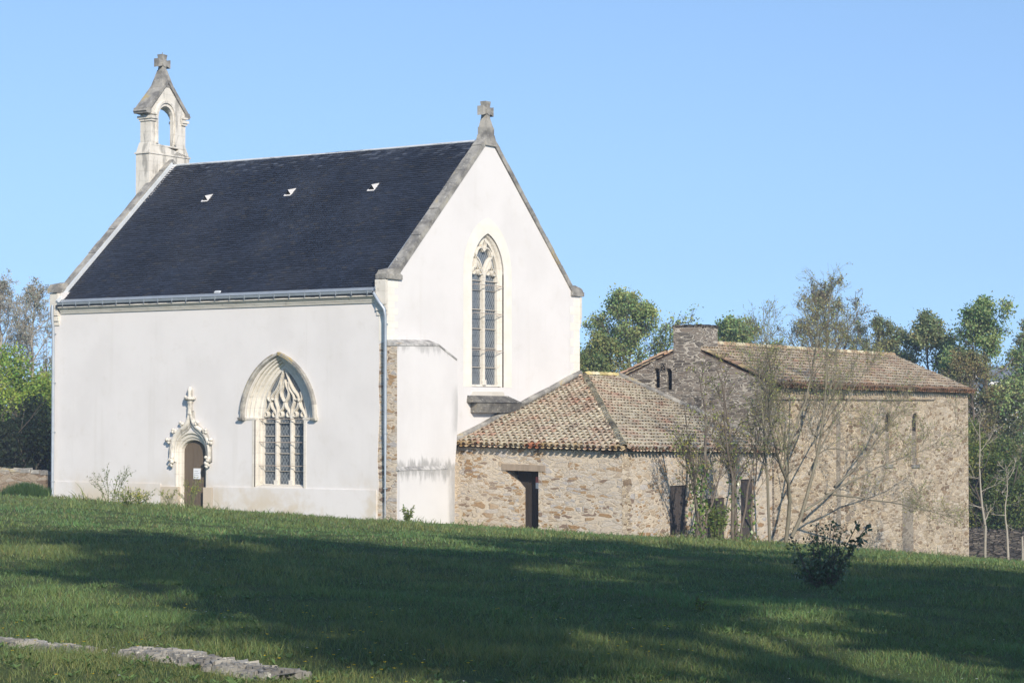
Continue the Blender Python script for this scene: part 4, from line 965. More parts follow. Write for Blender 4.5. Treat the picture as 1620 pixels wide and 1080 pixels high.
def pts_on(rng, P, n, t0=.2, sp=0.):
    K, m, _ = P.shape; t = rng.uniform(t0, 1, (K, n)) * (m - 1); i = np.minimum(t.astype(int), m - 2); u = (t - i)[..., None]; kk = np.arange(K)[:, None]
    q = (P[kk, i] * (1 - u) + P[kk, i + 1] * u).reshape(-1, 3); return q + sp * rng.normal(size=q.shape)
def tree(name, label, xc, zc, H, R, seed, nl=4, lsize=.16, lcol=(.09, .12, .03), bark='bark', n=(16, 7, 6, 4), t0=.22, el=(15, 65), r0=None, group=None, cat='tree', lmat='leaf', spread=.10, lean=0., rmin=.012, shape=None, sink=.3):
    if group: lcol = tuple(1.3 * c for c in lcol)  # distant haze put into the colour: far trees' leaves lightened
    rng = np.random.default_rng(seed); X, Y = W(xc, zc); z = float(ground(xc, zc)); root = thing(name, label, cat, (X, Y, z), group)
    r0 = r0 or H * .018; m = 9; q = np.linspace(0, 1, m); wob = np.cumsum(rng.normal(size=(m, 2)) * H * .012, axis=0); wob -= wob[0]
    T = np.stack([X + wob[:, 0] + lean * q * EX[0], Y + wob[:, 1] + lean * q * EX[1], z - sink + q * (H * .93 + sink)], 1)[None]; RT = (r0 * (1 - .88 * q))[None]
    wood = MB().tubes(T, RT, 8)
    # main limbs
    n1 = n[0]; t = np.linspace(t0, .97, n1) + rng.uniform(-.02, .02, n1); az = np.arange(n1) * 2.4 + rng.uniform(-.4, .4, n1)
    shp = shape or (lambda u: np.sqrt(np.clip(1 - (2 * u - .85) ** 2 * .75, .05, 1)))
    uu = (t - t0) / (1 - t0); ln = R * shp(uu) * rng.uniform(.8, 1.2, n1); e = np.radians(el[0] + (el[1] - el[0]) * uu + rng.uniform(-10, 10, n1))
    f = t * (m - 1); i = np.minimum(f.astype(int), m - 2); u = (f - i)[:, None]; st = T[0, i] * (1 - u) + T[0, i + 1] * u
    d = np.stack([np.cos(az) * np.cos(e), np.sin(az) * np.cos(e), np.sin(e)], 1); Q = [st]; cur = d
    for k in range(5):
        cur = cur + .14 * rng.normal(size=cur.shape) + (0, 0, .07); cur /= np.linalg.norm(cur, axis=1)[:, None]; Q.append(Q[-1] + cur * (ln / 5)[:, None])
    P1 = np.stack(Q, 1); R1 = (np.interp(t, q, RT[0]) * .55)[:, None] * np.linspace(1, .3, 6)[None]
    wood.tubes(P1, np.maximum(R1, rmin), 6)
    P2, R2 = branch(rng, P1, R1, n[1], 45, .55, .12); wood.tubes(P2, np.maximum(R2, rmin * .8), 4)
    P3, R3 = branch(rng, P2, R2, n[2], 45, .55, .08, m=4); wood.tubes(P3, np.maximum(R3, rmin * .6), 3)
    last = P3
    if n[3]:
        P4, R4 = branch(rng, P3, R3, n[3], 40, .6, .05, m=3); wood.tubes(P4, np.maximum(R4, rmin * .45), 3); last = P4
    obj('trunk', wood, bark, root, True)
    if nl:
        pp = pts_on(rng, last, nl, .1, spread); 
        if nl > 3: pp = np.concatenate([pp, pts_on(rng, P2, 4, .3, spread * 2)])
        v, c = leaves(rng, pp, lsize, leafcol(lcol)); obj('crown', MB().quads(v, c), lmat, root)
    return root
def bg(px, ytop, zc, wpx, *a, **k):
    xc = (px - 810) / FPX * zc; H = 3.2 + (666 - ytop) / FPX * zc - float(ground(xc, zc)); return dict(xc=xc, zc=zc, H=H, R=wpx / FPX * zc * .5)
def bush(name, label, xc, zc, H, R, seed, n, lsize, lcol, stems=9, group=None, cat='bush', lmat='leaf', flat=.75):
    rng = np.random.default_rng(seed); X, Y = W(xc, zc); z = float(ground(xc, zc)); root = thing(name, label, cat, (X, Y, z), group)
    b = MB(); st = np.array([X, Y, z - .2]) + rng.normal(size=(stems, 3)) * (R * .25, R * .25, 0); az = rng.uniform(0, 2 * PI, stems); el_ = np.radians(rng.uniform(45, 85, stems))
    d = np.stack([np.cos(az) * np.cos(el_), np.sin(az) * np.cos(el_), np.sin(el_)], 1); P = np.stack([st + d * H * .85 * k / 4 + rng.normal(size=(stems, 3)) * .05 * H * (k > 0) for k in range(5)], 1)
    Rr = np.linspace(.035, .012, 5)[None] * np.ones((stems, 1)) * H * .4; b.tubes(P, Rr, 5); P2, R2 = branch(rng, P, Rr, 8, 45, .45, .15); b.tubes(P2, R2, 4); obj('stems', b, 'bark', root, True)
    # foliage in overlapping uneven clumps
    nc = 26; cc = rng.normal(size=(nc, 3)); cc /= np.linalg.norm(cc, axis=1)[:, None]; cc *= rng.uniform(.35, .95, (nc, 1)); C_ = np.array([X, Y, z + H * .48]) + cc * (R, R, H * .46)
    cr_ = rng.uniform(.22, .42, nc) * min(R, H * .6); k = rng.integers(0, nc, n); v = rng.normal(size=(n, 3)); v /= np.linalg.norm(v, axis=1)[:, None]
    pp = C_[k] + v * (cr_[k] * rng.uniform(.35, 1.12, n) ** .6)[:, None]; pp = pp[pp[:, 2] > z - .1]
    vv, c = leaves(rng, pp, lsize, leafcol(lcol)); obj('foliage', MB().quads(vv, c), lmat, root); return root

# --- background trees ------------------------------------------------
BT = 'trees beyond the buildings'
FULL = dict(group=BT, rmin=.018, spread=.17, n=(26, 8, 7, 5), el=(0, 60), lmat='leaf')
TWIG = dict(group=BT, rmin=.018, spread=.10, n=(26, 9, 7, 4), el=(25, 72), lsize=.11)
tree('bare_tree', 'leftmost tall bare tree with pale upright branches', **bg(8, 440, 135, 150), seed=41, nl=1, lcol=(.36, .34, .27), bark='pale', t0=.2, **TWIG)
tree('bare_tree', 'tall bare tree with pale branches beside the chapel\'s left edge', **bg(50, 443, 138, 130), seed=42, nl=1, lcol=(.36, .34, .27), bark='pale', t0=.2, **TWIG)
bush('leafy_bush', 'bright green tall bush at the left edge of the picture', *[(12 - 810) / FPX * 108, 108], 6.7, 3.4, 43, 17000, .15, (.27, .38, .07))
bush('leafy_bush', 'bright green bush touching the chapel\'s left edge', *[(68 - 810) / FPX * 110, 110], 7.6, 2.9, 44, 15000, .15, (.24, .33, .07))
bush('dark_hedge', 'dark evergreen hedge clump behind the low wall at far left', *[(18 - 810) / FPX * 101, 101], 4.4, 2.6, 45, 14000, .15, (.025, .042, .018))
bush('dark_hedge', 'dark evergreen hedge clump next to the chapel\'s left downpipe', *[(70 - 810) / FPX * 102, 102], 4.6, 2.4, 46, 14000, .15, (.022, .04, .018))
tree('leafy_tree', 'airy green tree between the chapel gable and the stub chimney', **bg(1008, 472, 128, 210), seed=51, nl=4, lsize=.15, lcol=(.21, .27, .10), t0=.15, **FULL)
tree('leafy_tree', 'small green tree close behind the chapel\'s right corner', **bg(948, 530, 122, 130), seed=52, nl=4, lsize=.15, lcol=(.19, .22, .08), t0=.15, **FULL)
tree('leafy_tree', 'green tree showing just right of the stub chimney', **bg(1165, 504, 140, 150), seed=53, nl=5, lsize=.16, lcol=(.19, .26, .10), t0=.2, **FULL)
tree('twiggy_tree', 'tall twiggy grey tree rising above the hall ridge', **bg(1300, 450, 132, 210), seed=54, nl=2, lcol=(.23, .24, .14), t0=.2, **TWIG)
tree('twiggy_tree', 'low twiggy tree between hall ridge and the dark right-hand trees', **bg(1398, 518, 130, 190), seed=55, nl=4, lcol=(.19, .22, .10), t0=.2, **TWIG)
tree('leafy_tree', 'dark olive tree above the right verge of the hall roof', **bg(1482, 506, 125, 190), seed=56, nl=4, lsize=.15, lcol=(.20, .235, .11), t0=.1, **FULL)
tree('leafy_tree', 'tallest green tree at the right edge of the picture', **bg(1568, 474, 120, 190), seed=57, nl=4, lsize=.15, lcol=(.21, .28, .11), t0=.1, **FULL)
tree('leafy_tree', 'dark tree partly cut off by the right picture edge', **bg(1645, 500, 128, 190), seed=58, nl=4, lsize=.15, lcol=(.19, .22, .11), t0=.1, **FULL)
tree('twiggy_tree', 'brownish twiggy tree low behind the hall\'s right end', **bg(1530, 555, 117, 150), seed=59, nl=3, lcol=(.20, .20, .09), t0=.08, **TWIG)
bush('willow_bush', 'mid green willow bush against the hall\'s right end', *[(1552 - 810) / FPX * 112, 112], 7.6, 2.0, 60, 16000, .13, (.17, .21, .05))
bush('willow_bush', 'mid green willow bush at the right picture edge', *[(1612 - 810) / FPX * 111, 111], 6.4, 2.3, 61, 16000, .13, (.13, .18, .05))
bush('thicket', 'dark understorey thicket far behind the hall\'s right end', *[(1580 - 810) / FPX * 122, 122], 9.5, 5.0, 62, 20000, .18, (.13, .15, .07))
bush('thicket', 'long low green thicket behind the gap between chapel and hall', *[(1000 - 810) / FPX * 132, 132], 8.0, 6.0, 63, 16000, .2, (.17, .21, .09))
bush('thicket', 'low dark thicket hidden mostly by the hall ridge', *[(1420 - 810) / FPX * 138, 138], 10.0, 8.5, 64, 22000, .2, (.17, .19, .09))
# thin saplings by the right wall
tree('sapling', 'leaning pale sapling in front of the dark dry-stone wall', **bg(1556, 628, 101, 90), seed=66, nl=1, lsize=.09, lcol=(.18, .19, .07), bark='pale', n=(9, 5, 3, 0), t0=.3, el=(10, 60), r0=.075, lean=-.5, rmin=.012)
tree('sapling', 'short upright sapling nearest the right picture edge', **bg(1592, 730, 100, 90), seed=67, nl=1, lsize=.09, lcol=(.18, .19, .07), bark='pale', n=(7, 4, 3, 0), t0=.45, el=(0, 50), r0=.07, rmin=.012)
X, Y = W((1606 - 810) / FPX * 103, 103 - 1.2); b = MB(); zg = gz(X, Y); b.tubes([[(X, Y, zg - .3), (X + .03, Y, zg + .5), (X + .05, Y + .03, zg + 1.15)]], [[.06, .055, .045]], 7)
tag(obj('wooden_post', b, 'pale', loc=(X, Y, zg), smooth=True), 'short weathered wooden post standing before the dry-stone wall', 'post')
# far houses glimpsed through the right-hand trees
def house(px, py, zc, wd, hh, label):
    X, Y = W((px - 810) / FPX * zc, zc); z = 3.2 + (666 - py) / FPX * zc; root = thing('distant_house', label, 'house', (X, Y, z))
    D = lambda a, d, h: tuple(np.array([X, Y, z]) + EX * a + EF * d + UP * h)
    b = MB(); b.hexa([D(-wd, 0, -9), D(wd, 0, -9), D(wd, 6, -9), D(-wd, 6, -9)], [D(-wd, 0, hh), D(wd, 0, hh), D(wd, 6, hh), D(-wd, 6, hh)]); obj('wall', b, 'white', root)
    b = MB(); b.hexa([D(-wd - .3, -.3, hh), D(wd + .3, -.3, hh), D(wd + .3, 6.3, hh), D(-wd - .3, 6.3, hh)], [D(-wd + .5, 2.9, hh + 1.6), D(wd - .5, 2.9, hh + 1.6), D(wd - .5, 3.1, hh + 1.6), D(-wd + .5, 3.1, hh + 1.6)]); obj('roof', b, 'roofgrey', root)
    b = MB(); b.hexa([D(-.6, -.02, hh - 2), D(.6, -.02, hh - 2), D(.6, .1, hh - 2), D(-.6, .1, hh - 2)], [D(-.6, -.02, hh - .8), D(.6, -.02, hh - .8), D(.6, .1, hh - .8), D(-.6, .1, hh - .8)]); obj('window', b, 'roofgrey', root)
house(1612, 615, 260, 3.5, 1.0, 'white distant house with grey roof seen through the right-hand trees')
house(1541, 597, 300, 1.8, .6, 'tiny pale distant house glimpsed behind the hall\'s right verge')

# --- the spreading tree before the hall
def limbs_tree(name, label, cat, base_px, Y, limbs, seed, nl, lsize, lcol, bark, n2, n3, len2, len3, r3=.010, extra=None, up=.25, n4=0, wig=.10):
    rng = np.random.default_rng(seed); p = at_y(*base_px, Y); z = gz(p[0], Y); root = thing(name, label, cat, (p[0], Y, z)); b = MB(); P1 = []; R1 = []
    for pts, ra, rb, dep in limbs:
        m = 10; A = np.array([at_y(x, y, Y) for x, y in pts]); A[:, 1] += np.linspace(0, 1, len(A)) * dep
        dl = np.concatenate([[0], np.cumsum(np.linalg.norm(np.diff(A, axis=0), axis=1))]); q = np.linspace(0, dl[-1], m)
        Q = np.stack([np.interp(q, dl, A[:, k]) for k in range(3)], 1)
        Q[1:-1] = Q[1:-1] * .5 + (Q[:-2] + Q[2:]) * .25; Q[1:] += rng.normal(size=(m - 1, 3)) * .025; P1.append(Q); R1.append(np.linspace(ra, rb, m))
    P1, R1 = np.array(P1), np.array(R1); b.tubes(P1, R1, 7)
    P2, R2 = branch(rng, P1, R1, n2, 38, 1, up, .3, 6, wig, .5, lambda t: len2 * (1.15 - .5 * t)); R2 = np.clip(R2, .007, .02); b.tubes(P2, R2, 5)
    P3, R3 = branch(rng, P2, R2, n3, 38, 1, up * .5, .15, 4, .10, .6, lambda t: len3 * (1.15 - .5 * t)); R3 = np.clip(R3, r3 * .6, r3); b.tubes(P3, R3, 3)
    tips = np.concatenate([pts_on(rng, P3, nl, .2, .03)])
    if n4:
        P4, R4 = branch(rng, P3, R3, n4, 38, .6, up * .3, .2, 3, .1); b.tubes(P4, np.full(R4.shape, r3 * .5), 3); tips = np.concatenate([tips, pts_on(rng, P4, nl, .2, .02)])
    obj('branches', b, bark, root, True)
    v, c = leaves(rng, tips, lsize, leafcol(lcol)); obj('young_leaves', MB().quads(v, c), 'leaf', root)
    if extra is not None:
        pp = np.concatenate([pts_on(rng, P1[k:k + 1, :m_], cnt, 0, sp_) for k, m_, cnt, sp_ in extra]); v, c = leaves(rng, pp, .12, leafcol((.10, .17, .03))); obj('ivy', MB().quads(v, c), 'glossy', root)
    return root
limbs_tree('spreading_tree', 'tall many-stemmed nearly bare tree in front of the lit hall wall', 'tree', (1243, 864), -8.8, [
    ([(1242, 868), (1244, 804), (1246, 784), (1226, 750), (1213, 728), (1199, 692), (1186, 630), (1176, 560)], .085, .010, -.8),
    ([(1248, 790), (1246, 740), (1250, 700), (1240, 650), (1233, 590), (1228, 530), (1226, 485)], .055, .008, .5),
    ([(1252, 850), (1270, 815), (1277, 771), (1283, 732), (1291, 690), (1296, 620), (1294, 540), (1298, 455)], .075, .008, -.4),
    ([(1272, 808), (1310, 776), (1350, 752), (1388, 733), (1425, 716), (1462, 698), (1486, 672)], .04, .007, -.9),
    ([(1280, 750), (1308, 700), (1342, 650), (1380, 598), (1412, 550)], .04, .007, .6),
    ([(1305, 780), (1355, 788), (1415, 800), (1470, 818)], .04, .008, -1.1),
    ([(1250, 700), (1264, 640), (1274, 570), (1270, 495)], .05, .009, -.6),
    ([(1218, 868), (1217, 790), (1218, 710), (1212, 620), (1206, 530)], .06, .010, .3),
    ([(1290, 690), (1320, 630), (1345, 570), (1352, 510)], .045, .008, .8),
    ([(1320, 770), (1370, 730), (1420, 670), (1450, 620)], .05, .008, .5)], 71, 2, .055, (.36, .38, .13), 'twig', 19, 10, 1.75, .85, r3=.006, n4=2, wig=.19)
limbs_tree('ivy_shrub', 'ivy-clad stems growing between the two left shutters of the annex', 'shrub', (1104, 860), -8.0, [
    ([(1104, 864), (1099, 800), (1090, 740), (1080, 690), (1068, 640)], .08, .012, -.3),
    ([(1108, 864), (1113, 790), (1120, 720), (1124, 650), (1112, 590)], .09, .012, .2),
    ([(1106, 862), (1094, 790), (1074, 735), (1056, 700)], .04, .01, -.5),
    ([(1110, 862), (1122, 800), (1138, 740), (1150, 670)], .05, .01, -.2)], 72, 3, .075, (.30, .33, .09), 'bark', 12, 7, 1.15, .6, extra=[(0, 6, 240, .10), (1, 5, 300, .09)])
limbs_tree('ivy_shrub', 'ivy-clad stems with olive haze beside the annex\'s right shutter', 'shrub', (1163, 862), -8.1, [
    ([(1160, 866), (1156, 800), (1150, 740), (1140, 680), (1128, 610)], .07, .012, -.3),
    ([(1167, 866), (1165, 790), (1163, 720), (1158, 650), (1140, 580)], .09, .012, .2),
    ([(1170, 864), (1175, 790), (1184, 720), (1196, 650), (1200, 590)], .05, .01, -.4),
    ([(1190, 866), (1194, 800), (1202, 740), (1204, 680)], .045, .01, .2)], 73, 3, .075, (.29, .31, .09), 'bark', 13, 7, 1.25, .6, extra=[(1, 6, 320, .10), (3, 5, 120, .08)])

# --- the dark bush standing in the shade
xb, zb_ = (1300 - 810) / FPX * 33.6, 33.6
rng = np.random.default_rng(81); X, Y = W(xb, zb_); z = float(ground(xb, zb_)); root = thing('dark_bush', 'small dark leafy bush standing in the tree shade on the lawn', 'bush', (X, Y, z))
B0 = np.array([X, Y, z - .05]); ns = 20; P = []
for i in range(ns):
    a = rng.uniform(-.42, .32); dd = rng.uniform(-.25, .25); h = rng.uniform(.4, 1.15) * (1 - .5 * abs(a))
    P.append([B0 + EX * (a * .8 * math.sqrt(q) + a * .3 * q * q) + EF * dd * math.sqrt(q) + UP * h * q ** 1.15 for q in np.linspace(0, 1, 6)])
P = np.array(P) + rng.normal(size=(ns, 6, 3)) * .012; R_ = np.linspace(.012, .004, 6)[None] * np.ones((ns, 1)); b = MB().tubes(P, R_, 5)
P2, R2 = branch(rng, P, R_, 11, 55, .34, .08, .02); b.tubes(P2, np.maximum(R2, .002), 4)
sh = np.array([[B0 + EX * (.10 + c_ * q ** 1.3) + EF * -.1 * q + UP * h_ * q for q in np.linspace(0, 1, 6)] for c_, h_ in ((.58, 1.0), (.44, 1.05), (.5, .8))]); sr = np.linspace(.013, .005, 6)[None] * np.ones((3, 1)); b.tubes(sh, sr, 5)
obj('stems', b, 'bark', root, True)
v, c = leaves(rng, np.concatenate([pts_on(rng, P2, 7, .2, .025), pts_on(rng, P, 26, .08, .045)]), .05, leafcol((.10, .15, .06)), aspect=.55); bb_ = MB().quads(v, c)
v, c = leaves(rng, np.concatenate([pts_on(rng, sh, 26, .45, .03)]), .095, leafcol((.075, .115, .045)), aspect=.6); bb_.quads(v, c); obj('foliage', bb_, 'glossy', root)

# --- weeds and tussocks
def weed(label, px, py_h, zc, ns, spread, seed, yellow=True, leaf=.05):
    xc = (px - 810) / FPX * zc; X, Y = W(xc, zc); z = float(ground(xc, zc)); rng = np.random.default_rng(seed); h = py_h / FPX * zc
    root = thing('tall_weed', label, 'weed', (X, Y, z)); B0 = np.array([X, Y, z - .03]); b = MB(); az = rng.uniform(0, 2 * PI, ns); sp = rng.uniform(.1, 1, ns) * spread; hh = rng.uniform(.55, 1.05, ns) * h
    st = B0 + np.stack([np.cos(az), np.sin(az), 0 * az], 1) * (spread * .35 * rng.random((ns, 1)))
    P = np.stack([st + np.stack([np.cos(az) * sp * q * q, np.sin(az) * sp * q * q, hh * q], 1) for q in np.linspace(0, 1, 6)], 1) + rng.normal(size=(ns, 6, 3)) * .012; R_ = np.linspace(.012, .005, 6)[None] * np.ones((ns, 1))
    b.tubes(P, R_, 4); P2, R2 = branch(rng, P, R_, 5, 40, .35, .3, .4, 4); b.tubes(P2, np.full(R2.shape, .004), 3); obj('stems', b, 'stem', root)
    v, c = leaves(rng, np.concatenate([pts_on(rng, P, 12, .1, .03), pts_on(rng, P2, 3, .2, .02)]), leaf, leafcol((.14, .20, .05))); obj('leaves', MB().quads(v, c), 'leaf', root)
    if yellow: v, c = leaves(rng, pts_on(rng, P2, 5, .6, .025), .035, leafcol((.52, .50, .08))); obj('flowers', MB().quads(v, c), 'petal', root)
weed('sparse tall weed reaching up the white wall left of the chapel door', 176, 62, 76, 12, .75, 91, False, .06)
weed('low yellow-flowering weed clump in the grass left of the chapel door', 212, 34, 68, 26, .75, 92)
weed('yellow-flowering weeds growing across the foot of the chapel door', 302, 44, 76, 12, .5, 93, True, .035)
weed('yellow-flowering weed beside the left jamb of the chapel door', 268, 30, 75.5, 7, .3, 94, True, .035)
weed('green sprouting weeds at the foot of the middle shutter', 1132, 62, 75, 26, .55, 95, False, .10)
weed('dark weed tuft against the foot of the buttress', 645, 26, 71.6, 10, .25, 96, False, .08)
weed('lone dry seed stalk standing in the shaded lawn at right', 1108, 40, 27, 3, .10, 97, False, .03)

# --- grass: one mesh of blades
rng = np.random.default_rng(100)
def noise2(x, y):
    v = 0
    for k, (fx, fy, p) in enumerate(((.9, .5, 0.), (-.5, 1.1, 1.7), (2.1, -1.3, .4), (1.4, 2.3, 2.2), (4.1, 1.7, .9), (-2.2, 4.4, 3.1))): v = v + np.sin(x * fx + y * fy + p + 1.3 * np.sin(x * .37 * (k + 1) - y * .21)) / (1 + k * .45)
    return v / 2.6
def inside_build(X, Y):
    c = ((X > -.05) & (X < 12.5) & (Y > -.55) & (Y < 15.3)) | ((X > 3.9) & (X < 15.3) & (Y > -6.7) & (Y < 0)) | ((X > 15.1) & (X < 35.1) & (Y > -6.75) & (Y < .7)); return c
bands = [(13.5, 18, 1500, .0036), (18, 23, 1200, .0045), (23, 30, 800, .006), (30, 40, 430, .0085), (40, 54, 190, .014), (54, 72, 120, .019), (72, 106, 60, .024)]
XC, ZC, BW = [], [], []
for z0, z1, den, bw in bands:
    wmax = .245 * z1 + 2.2; n = int((z1 - z0) * 2 * wmax * den); xc = rng.uniform(-wmax, wmax, n); zc = rng.uniform(z0, z1, n); k = np.abs(xc) < .245 * zc + 2.0
    XC.append(xc[k]); ZC.append(zc[k]); BW.append(np.full(k.sum(), bw))
for z0, z1, den, bw in bands:                       # sparser, broader blades carry the lawn on to either side
    n = int((z1 - z0) * 20 * den * .32); sg = rng.choice([-1, 1], n); zc = rng.uniform(z0, z1, n); XC.append(sg * (.245 * zc + 2.0 + rng.uniform(0, 10, n))); ZC.append(zc); BW.append(np.full(n, bw * 2))
xc, zc, bw = map(np.concatenate, (XC, ZC, BW)); X, Y = W(xc, zc)
nz_ = noise2(xc * 1.2, zc * 1.2); nb = noise2(xc * .35 + 5, zc * .35); keep = ~inside_build(X, Y) & (rng.random(len(xc)) < .72 + .35 * nz_)
def near_seg(xc, zc, pts, wd):
    k = np.zeros(len(xc), bool); P = np.array(pts)
    for a, c in zip(P[:-1], P[1:]):
        d = c - a; t = np.clip(((xc - a[0]) * d[0] + (zc - a[1]) * d[1]) / (d @ d), 0, 1); k |= np.hypot(xc - a[0] - t * d[0], zc - a[1] - t * d[1]) < wd
    return k
for pts, wd in (([(-4.9, 19.2), (-4.2, 18.9), (-3.55, 18.5)], .10), ([(-3.1, 18.3), (-2.6, 17.9), (-2.1, 17.45), (-1.72, 17.0)], .15)): keep &= ~near_seg(xc, zc, pts, wd)
xc, zc, bw, X, Y, nz_, nb = (q[keep] for q in (xc, zc, bw, X, Y, nz_, nb)); K = len(xc)
front = sst((19.5 + .0 * xc - zc) / 3) * (xc < 0)
h = (.042 + .036 * (nz_ + 1) * .5 + .05 * np.clip(nb, 0, 1)) * rng.uniform(.55, 1.35, K) * (1 - .5 * front) * (1 + .35 * (zc > 55)); h *= 1 + .55 * np.clip(noise2(xc * 3.1 + 2, zc * 2.6), -.8, 1.4); nearw = inside_build(X + .45, Y + .45) | inside_build(X + .5, Y - .2) | inside_build(X + .2, Y + .5); h *= 1 + 1.1 * nearw * (noise2(xc * 2.3, zc * 2.3) > -.2); h[rng.random(K) < .02] *= 1.7
az = rng.uniform(0, 2 * PI, K); ln = rng.uniform(.2, 1.15, K); wdir = rng.uniform(0, 2 * PI, K)
base = np.stack([X, Y, ground(xc, zc) - .012], 1); dv = np.stack([np.cos(az), np.sin(az), 0 * az], 1); sv = np.stack([np.cos(wdir), np.sin(wdir), 0 * az], 1) * bw[:, None] * .5 * rng.uniform(.7, 1.5, K)[:, None]
mid = base + dv * (h * ln * .35)[:, None] + UP * (h * .6)[:, None]; tip = base + dv * (h * ln)[:, None] + UP * h[:, None]
V = np.stack([base - sv, base + sv, mid + sv * .8, mid - sv * .8, tip], 1).reshape(-1, 3)
clump = noise2(xc * 3.1 + 2, zc * 2.6); col = np.array([.150, .205, .068]) * (1 + .2 * rng.normal(size=(K, 1))) * (1 + .12 * nz_[:, None] + .16 * clump[:, None] + .10 * noise2(xc * .5, zc * .3 + 7)[:, None]); col[:, 0] *= 1 + .22 * nb + .12 * rng.normal(size=K)
dry = rng.random(K) < .04 + .13 * np.clip(noise2(xc * .6 + 9, zc * .5 - 4), 0, 1); col[dry] = np.array([.24, .21, .11]) * rng.uniform(.6, 1.2, (dry.sum(), 1))
blue = rng.random(K) < .25; col[blue] *= (.85, 1., 1.25); col = np.clip(col, .01, .5)
ii = np.arange(K)[:, None] * 5; gm = MB(); gm.V = [V]; C4 = np.ones((K * 5, 4)); C4[:, :3] = np.repeat(col, 5, axis=0); gm.C = [C4]; gm.F = [ii + np.array([[0, 1, 2, 3]]), ii + np.array([[3, 2, 4]])]; gm.n = K * 5
tag(obj('grass', gm, 'grass'), 'uneven spring grass covering the lawn', 'grass', kind='stuff')
print('blades', K)
# broad-leaved plants among the grass
n = 3600; zc = 15 + 38 * rng.random(n) ** 1.4; xc = rng.uniform(-1, 1, n) * (.245 * zc + .8); k = noise2(xc * .8 + 3, zc * .8) > -.1; xc, zc = xc[k], zc[k]; X, Y = W(xc, zc); V4 = []; C4 = []
for x, y, g in zip(X, Y, ground(xc, zc)):
    for q in range(rng.integers(5, 11)):
        a = rng.uniform(0, 2 * PI); l = rng.uniform(.03, .085); e_ = rng.uniform(.3, .9); d = np.array([math.cos(a), math.sin(a), e_]); s_ = np.array([-math.sin(a), math.cos(a), 0]) * l * .16; p = np.array([x, y, g + .01])
        V4.append([p, p + d * l * .55 + s_, p + d * l * (1, 1, .75), p + d * l * .55 - s_]); C4.append(np.array([.13, .21, .07]) * rng.uniform(.7, 1.3))
tag(obj('ground_herbs', MB().quads(np.array(V4), np.array(C4)), 'grass'), 'low broad-leaved herbs scattered through the lawn', 'herbs', kind='stuff')
# meadow flowers
def flowers(name, label, n, colr, x0, x1, z0, z1, size, hmin, hmax):
    zc = rng.uniform(z0, z1, n); xc = rng.uniform(x0, x1, n) * zc / z1; k = noise2(xc * 1.5 + size * 99, zc * 1.5) > .1; xc, zc = xc[k], zc[k]; X, Y = W(xc, zc); V4 = []; C4 = []
    for x, y, g in zip(X, Y, ground(xc, zc)):
        h = rng.uniform(hmin, hmax); c = np.array([x, y, g + h])
        V4.append([c - (.002, 0, h), c + (.002, 0, -h), c + (.0015, 0, 0), c - (.0015, 0, 0)]); C4.append((.1, .16, .05))
        for q in range(5):
            a = q * 2 * PI / 5 + rng.uniform(0, 1); d = np.array([math.cos(a), math.sin(a), .35]); s_ = np.array([-math.sin(a), math.cos(a), 0]) * size * .35
            V4.append([c, c + d * size * .6 + s_, c + d * size, c + d * size * .6 - s_]); C4.append(np.array(colr) * rng.uniform(.85, 1.1))
    tag(obj(name, MB().quads(np.array(V4), np.array(C4)), 'petal'), label, 'flowers', kind='stuff')
flowers('buttercups', 'yellow buttercups dotted through the foreground grass', 260, (.75, .55, .03), -5.5, 2, 15.5, 24, .018, .05, .13)
flowers('daisies', 'tiny white daisies scattered over the lawn', 260, (.8, .8, .78), -8, 9, 15.5, 40, .013, .04, .10)
X, Y = W((42 - 810) / FPX * 78, 78)
root = thing('grass_tussock', 'big dark grass tussock at the left end of the chapel base', 'tussock', (X, Y, gz(X, Y))); n = 2600; a = rng.uniform(0, 2 * PI, n); r = np.sqrt(rng.random(n)) * .85
bx = np.stack([X + r * np.cos(a), Y + r * np.sin(a), gz(X, Y) + .28 * (1 - (r / .85) ** 2)], 1); hh = rng.uniform(.15, .34, n); a2 = rng.uniform(0, 2 * PI, n); dd = np.stack([np.cos(a2) * .5, np.sin(a2) * .5, np.ones(n)], 1) * hh[:, None]; s_ = np.stack([-np.sin(a2), np.cos(a2), 0 * a2], 1) * .012
b = MB().quads(np.stack([bx - s_ - (0, 0, .28), bx + s_ - (0, 0, .28), bx + dd + s_ * .3, bx + dd - s_ * .3], 1), np.array([.055, .11, .035]) * rng.uniform(.7, 1.3, (n, 1))); obj('blades', b, 'grass', root)

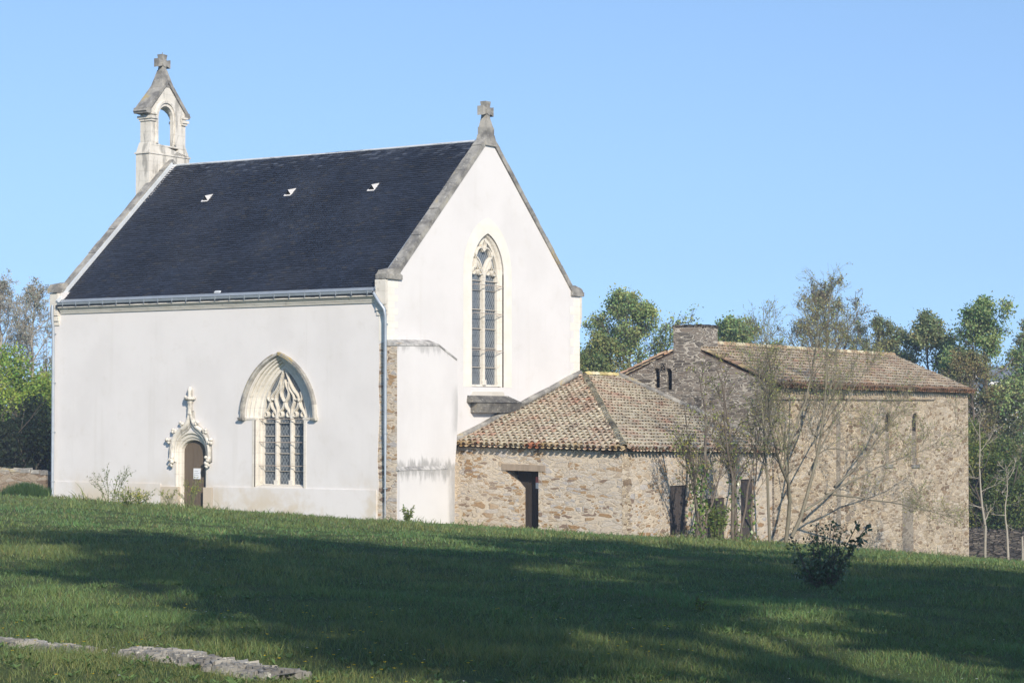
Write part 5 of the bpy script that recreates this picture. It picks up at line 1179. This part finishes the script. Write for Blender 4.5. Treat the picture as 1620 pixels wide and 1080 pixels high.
# --- trees standing outside the picture whose shade falls over the lawn
SH = 'shade trees beside the viewpoint'
def shade_tree(xc, zc, h0, h1, R, seed, n=5600, size=.55):
    rng = np.random.default_rng(seed); X, Y = W(xc, zc); z = float(ground(xc, zc)); root = thing('shade_tree', 'dense leafy tree standing right of the viewpoint, outside the picture', 'tree', (X, Y, z), SH)
    B0 = np.array([X, Y, z]); q = np.linspace(0, 1, 8); T = B0 + np.stack([.3 * np.sin(q * 3), .2 * np.sin(q * 4), q * h1 * .9 - .3], 1); RT = h1 * .02 * (1 - .85 * q)
    wood = MB().tubes(T, RT, 8); P1, R1 = branch(rng, T[None], RT[None], 26, 60, .33, .25, max(.1, h0 / h1 * .8), lens=lambda t: R * .75 + 0 * t); wood.tubes(P1, np.maximum(R1, .02), 5); P2, R2 = branch(rng, P1, R1, 7, 45, .55, .1); wood.tubes(P2, np.maximum(R2, .012), 4); obj('trunk', wood, 'bark', root, True)
    nc = 46; cc = rng.normal(size=(nc, 3)); cc /= np.linalg.norm(cc, axis=1)[:, None]; cc *= .92 * rng.uniform(.25, .95, (nc, 1)) ** .6; hh = (h1 - h0) / 2
    C_ = B0 + np.array([0, 0, (h0 + h1) / 2]) + cc * (R, R, hh); k = rng.integers(0, nc, n); v = rng.normal(size=(n, 3)); v /= np.linalg.norm(v, axis=1)[:, None]
    pp = C_[k] + v * (R * rng.uniform(.16, .34, nc)[k] * rng.random(n) ** .4)[:, None]; vv, c = leaves(rng, pp, size, leafcol((.06, .09, .025))); obj('crown', MB().quads(vv, c), 'leaf', root)
for k, a in enumerate(((9.3, -1.7, 13.4, 27.2, 5.0), (14.1, 12.4, 7.2, 22.6, 5.1), (9.6, -4.9, 13.2, 22.6, 4.7), (14.0, -.6, 6.1, 15.1, 3.6), (14.4, 4.2, 8.6, 19.6, 3.8))): shade_tree(*a, 110 + k)
shade_tree(5.8, -1.2, 9.6, 13.3, 2.0, 120, n=1300, size=.3)

# --- thin spring haze over the valley
g = G('haze'); pv = g.n('VolumePrincipled', {'Color': (.80, .88, 1, 1), 'Density': .0009, 'Anisotropy': .2}); g.nt.links.new(pv.outputs[0], g.out.inputs['Volume']); M['haze'] = g.m
b = MB(); q = [(*W(x, z), zz) for zz in (-12, 26) for x, z in ((-75, -30), (75, -30), (75, 310), (-75, 310))]
b.hexa(q[:4], q[4:]); tag(obj('haze', b, 'haze'), 'faint bluish haze in the valley air', 'haze', kind='stuff')
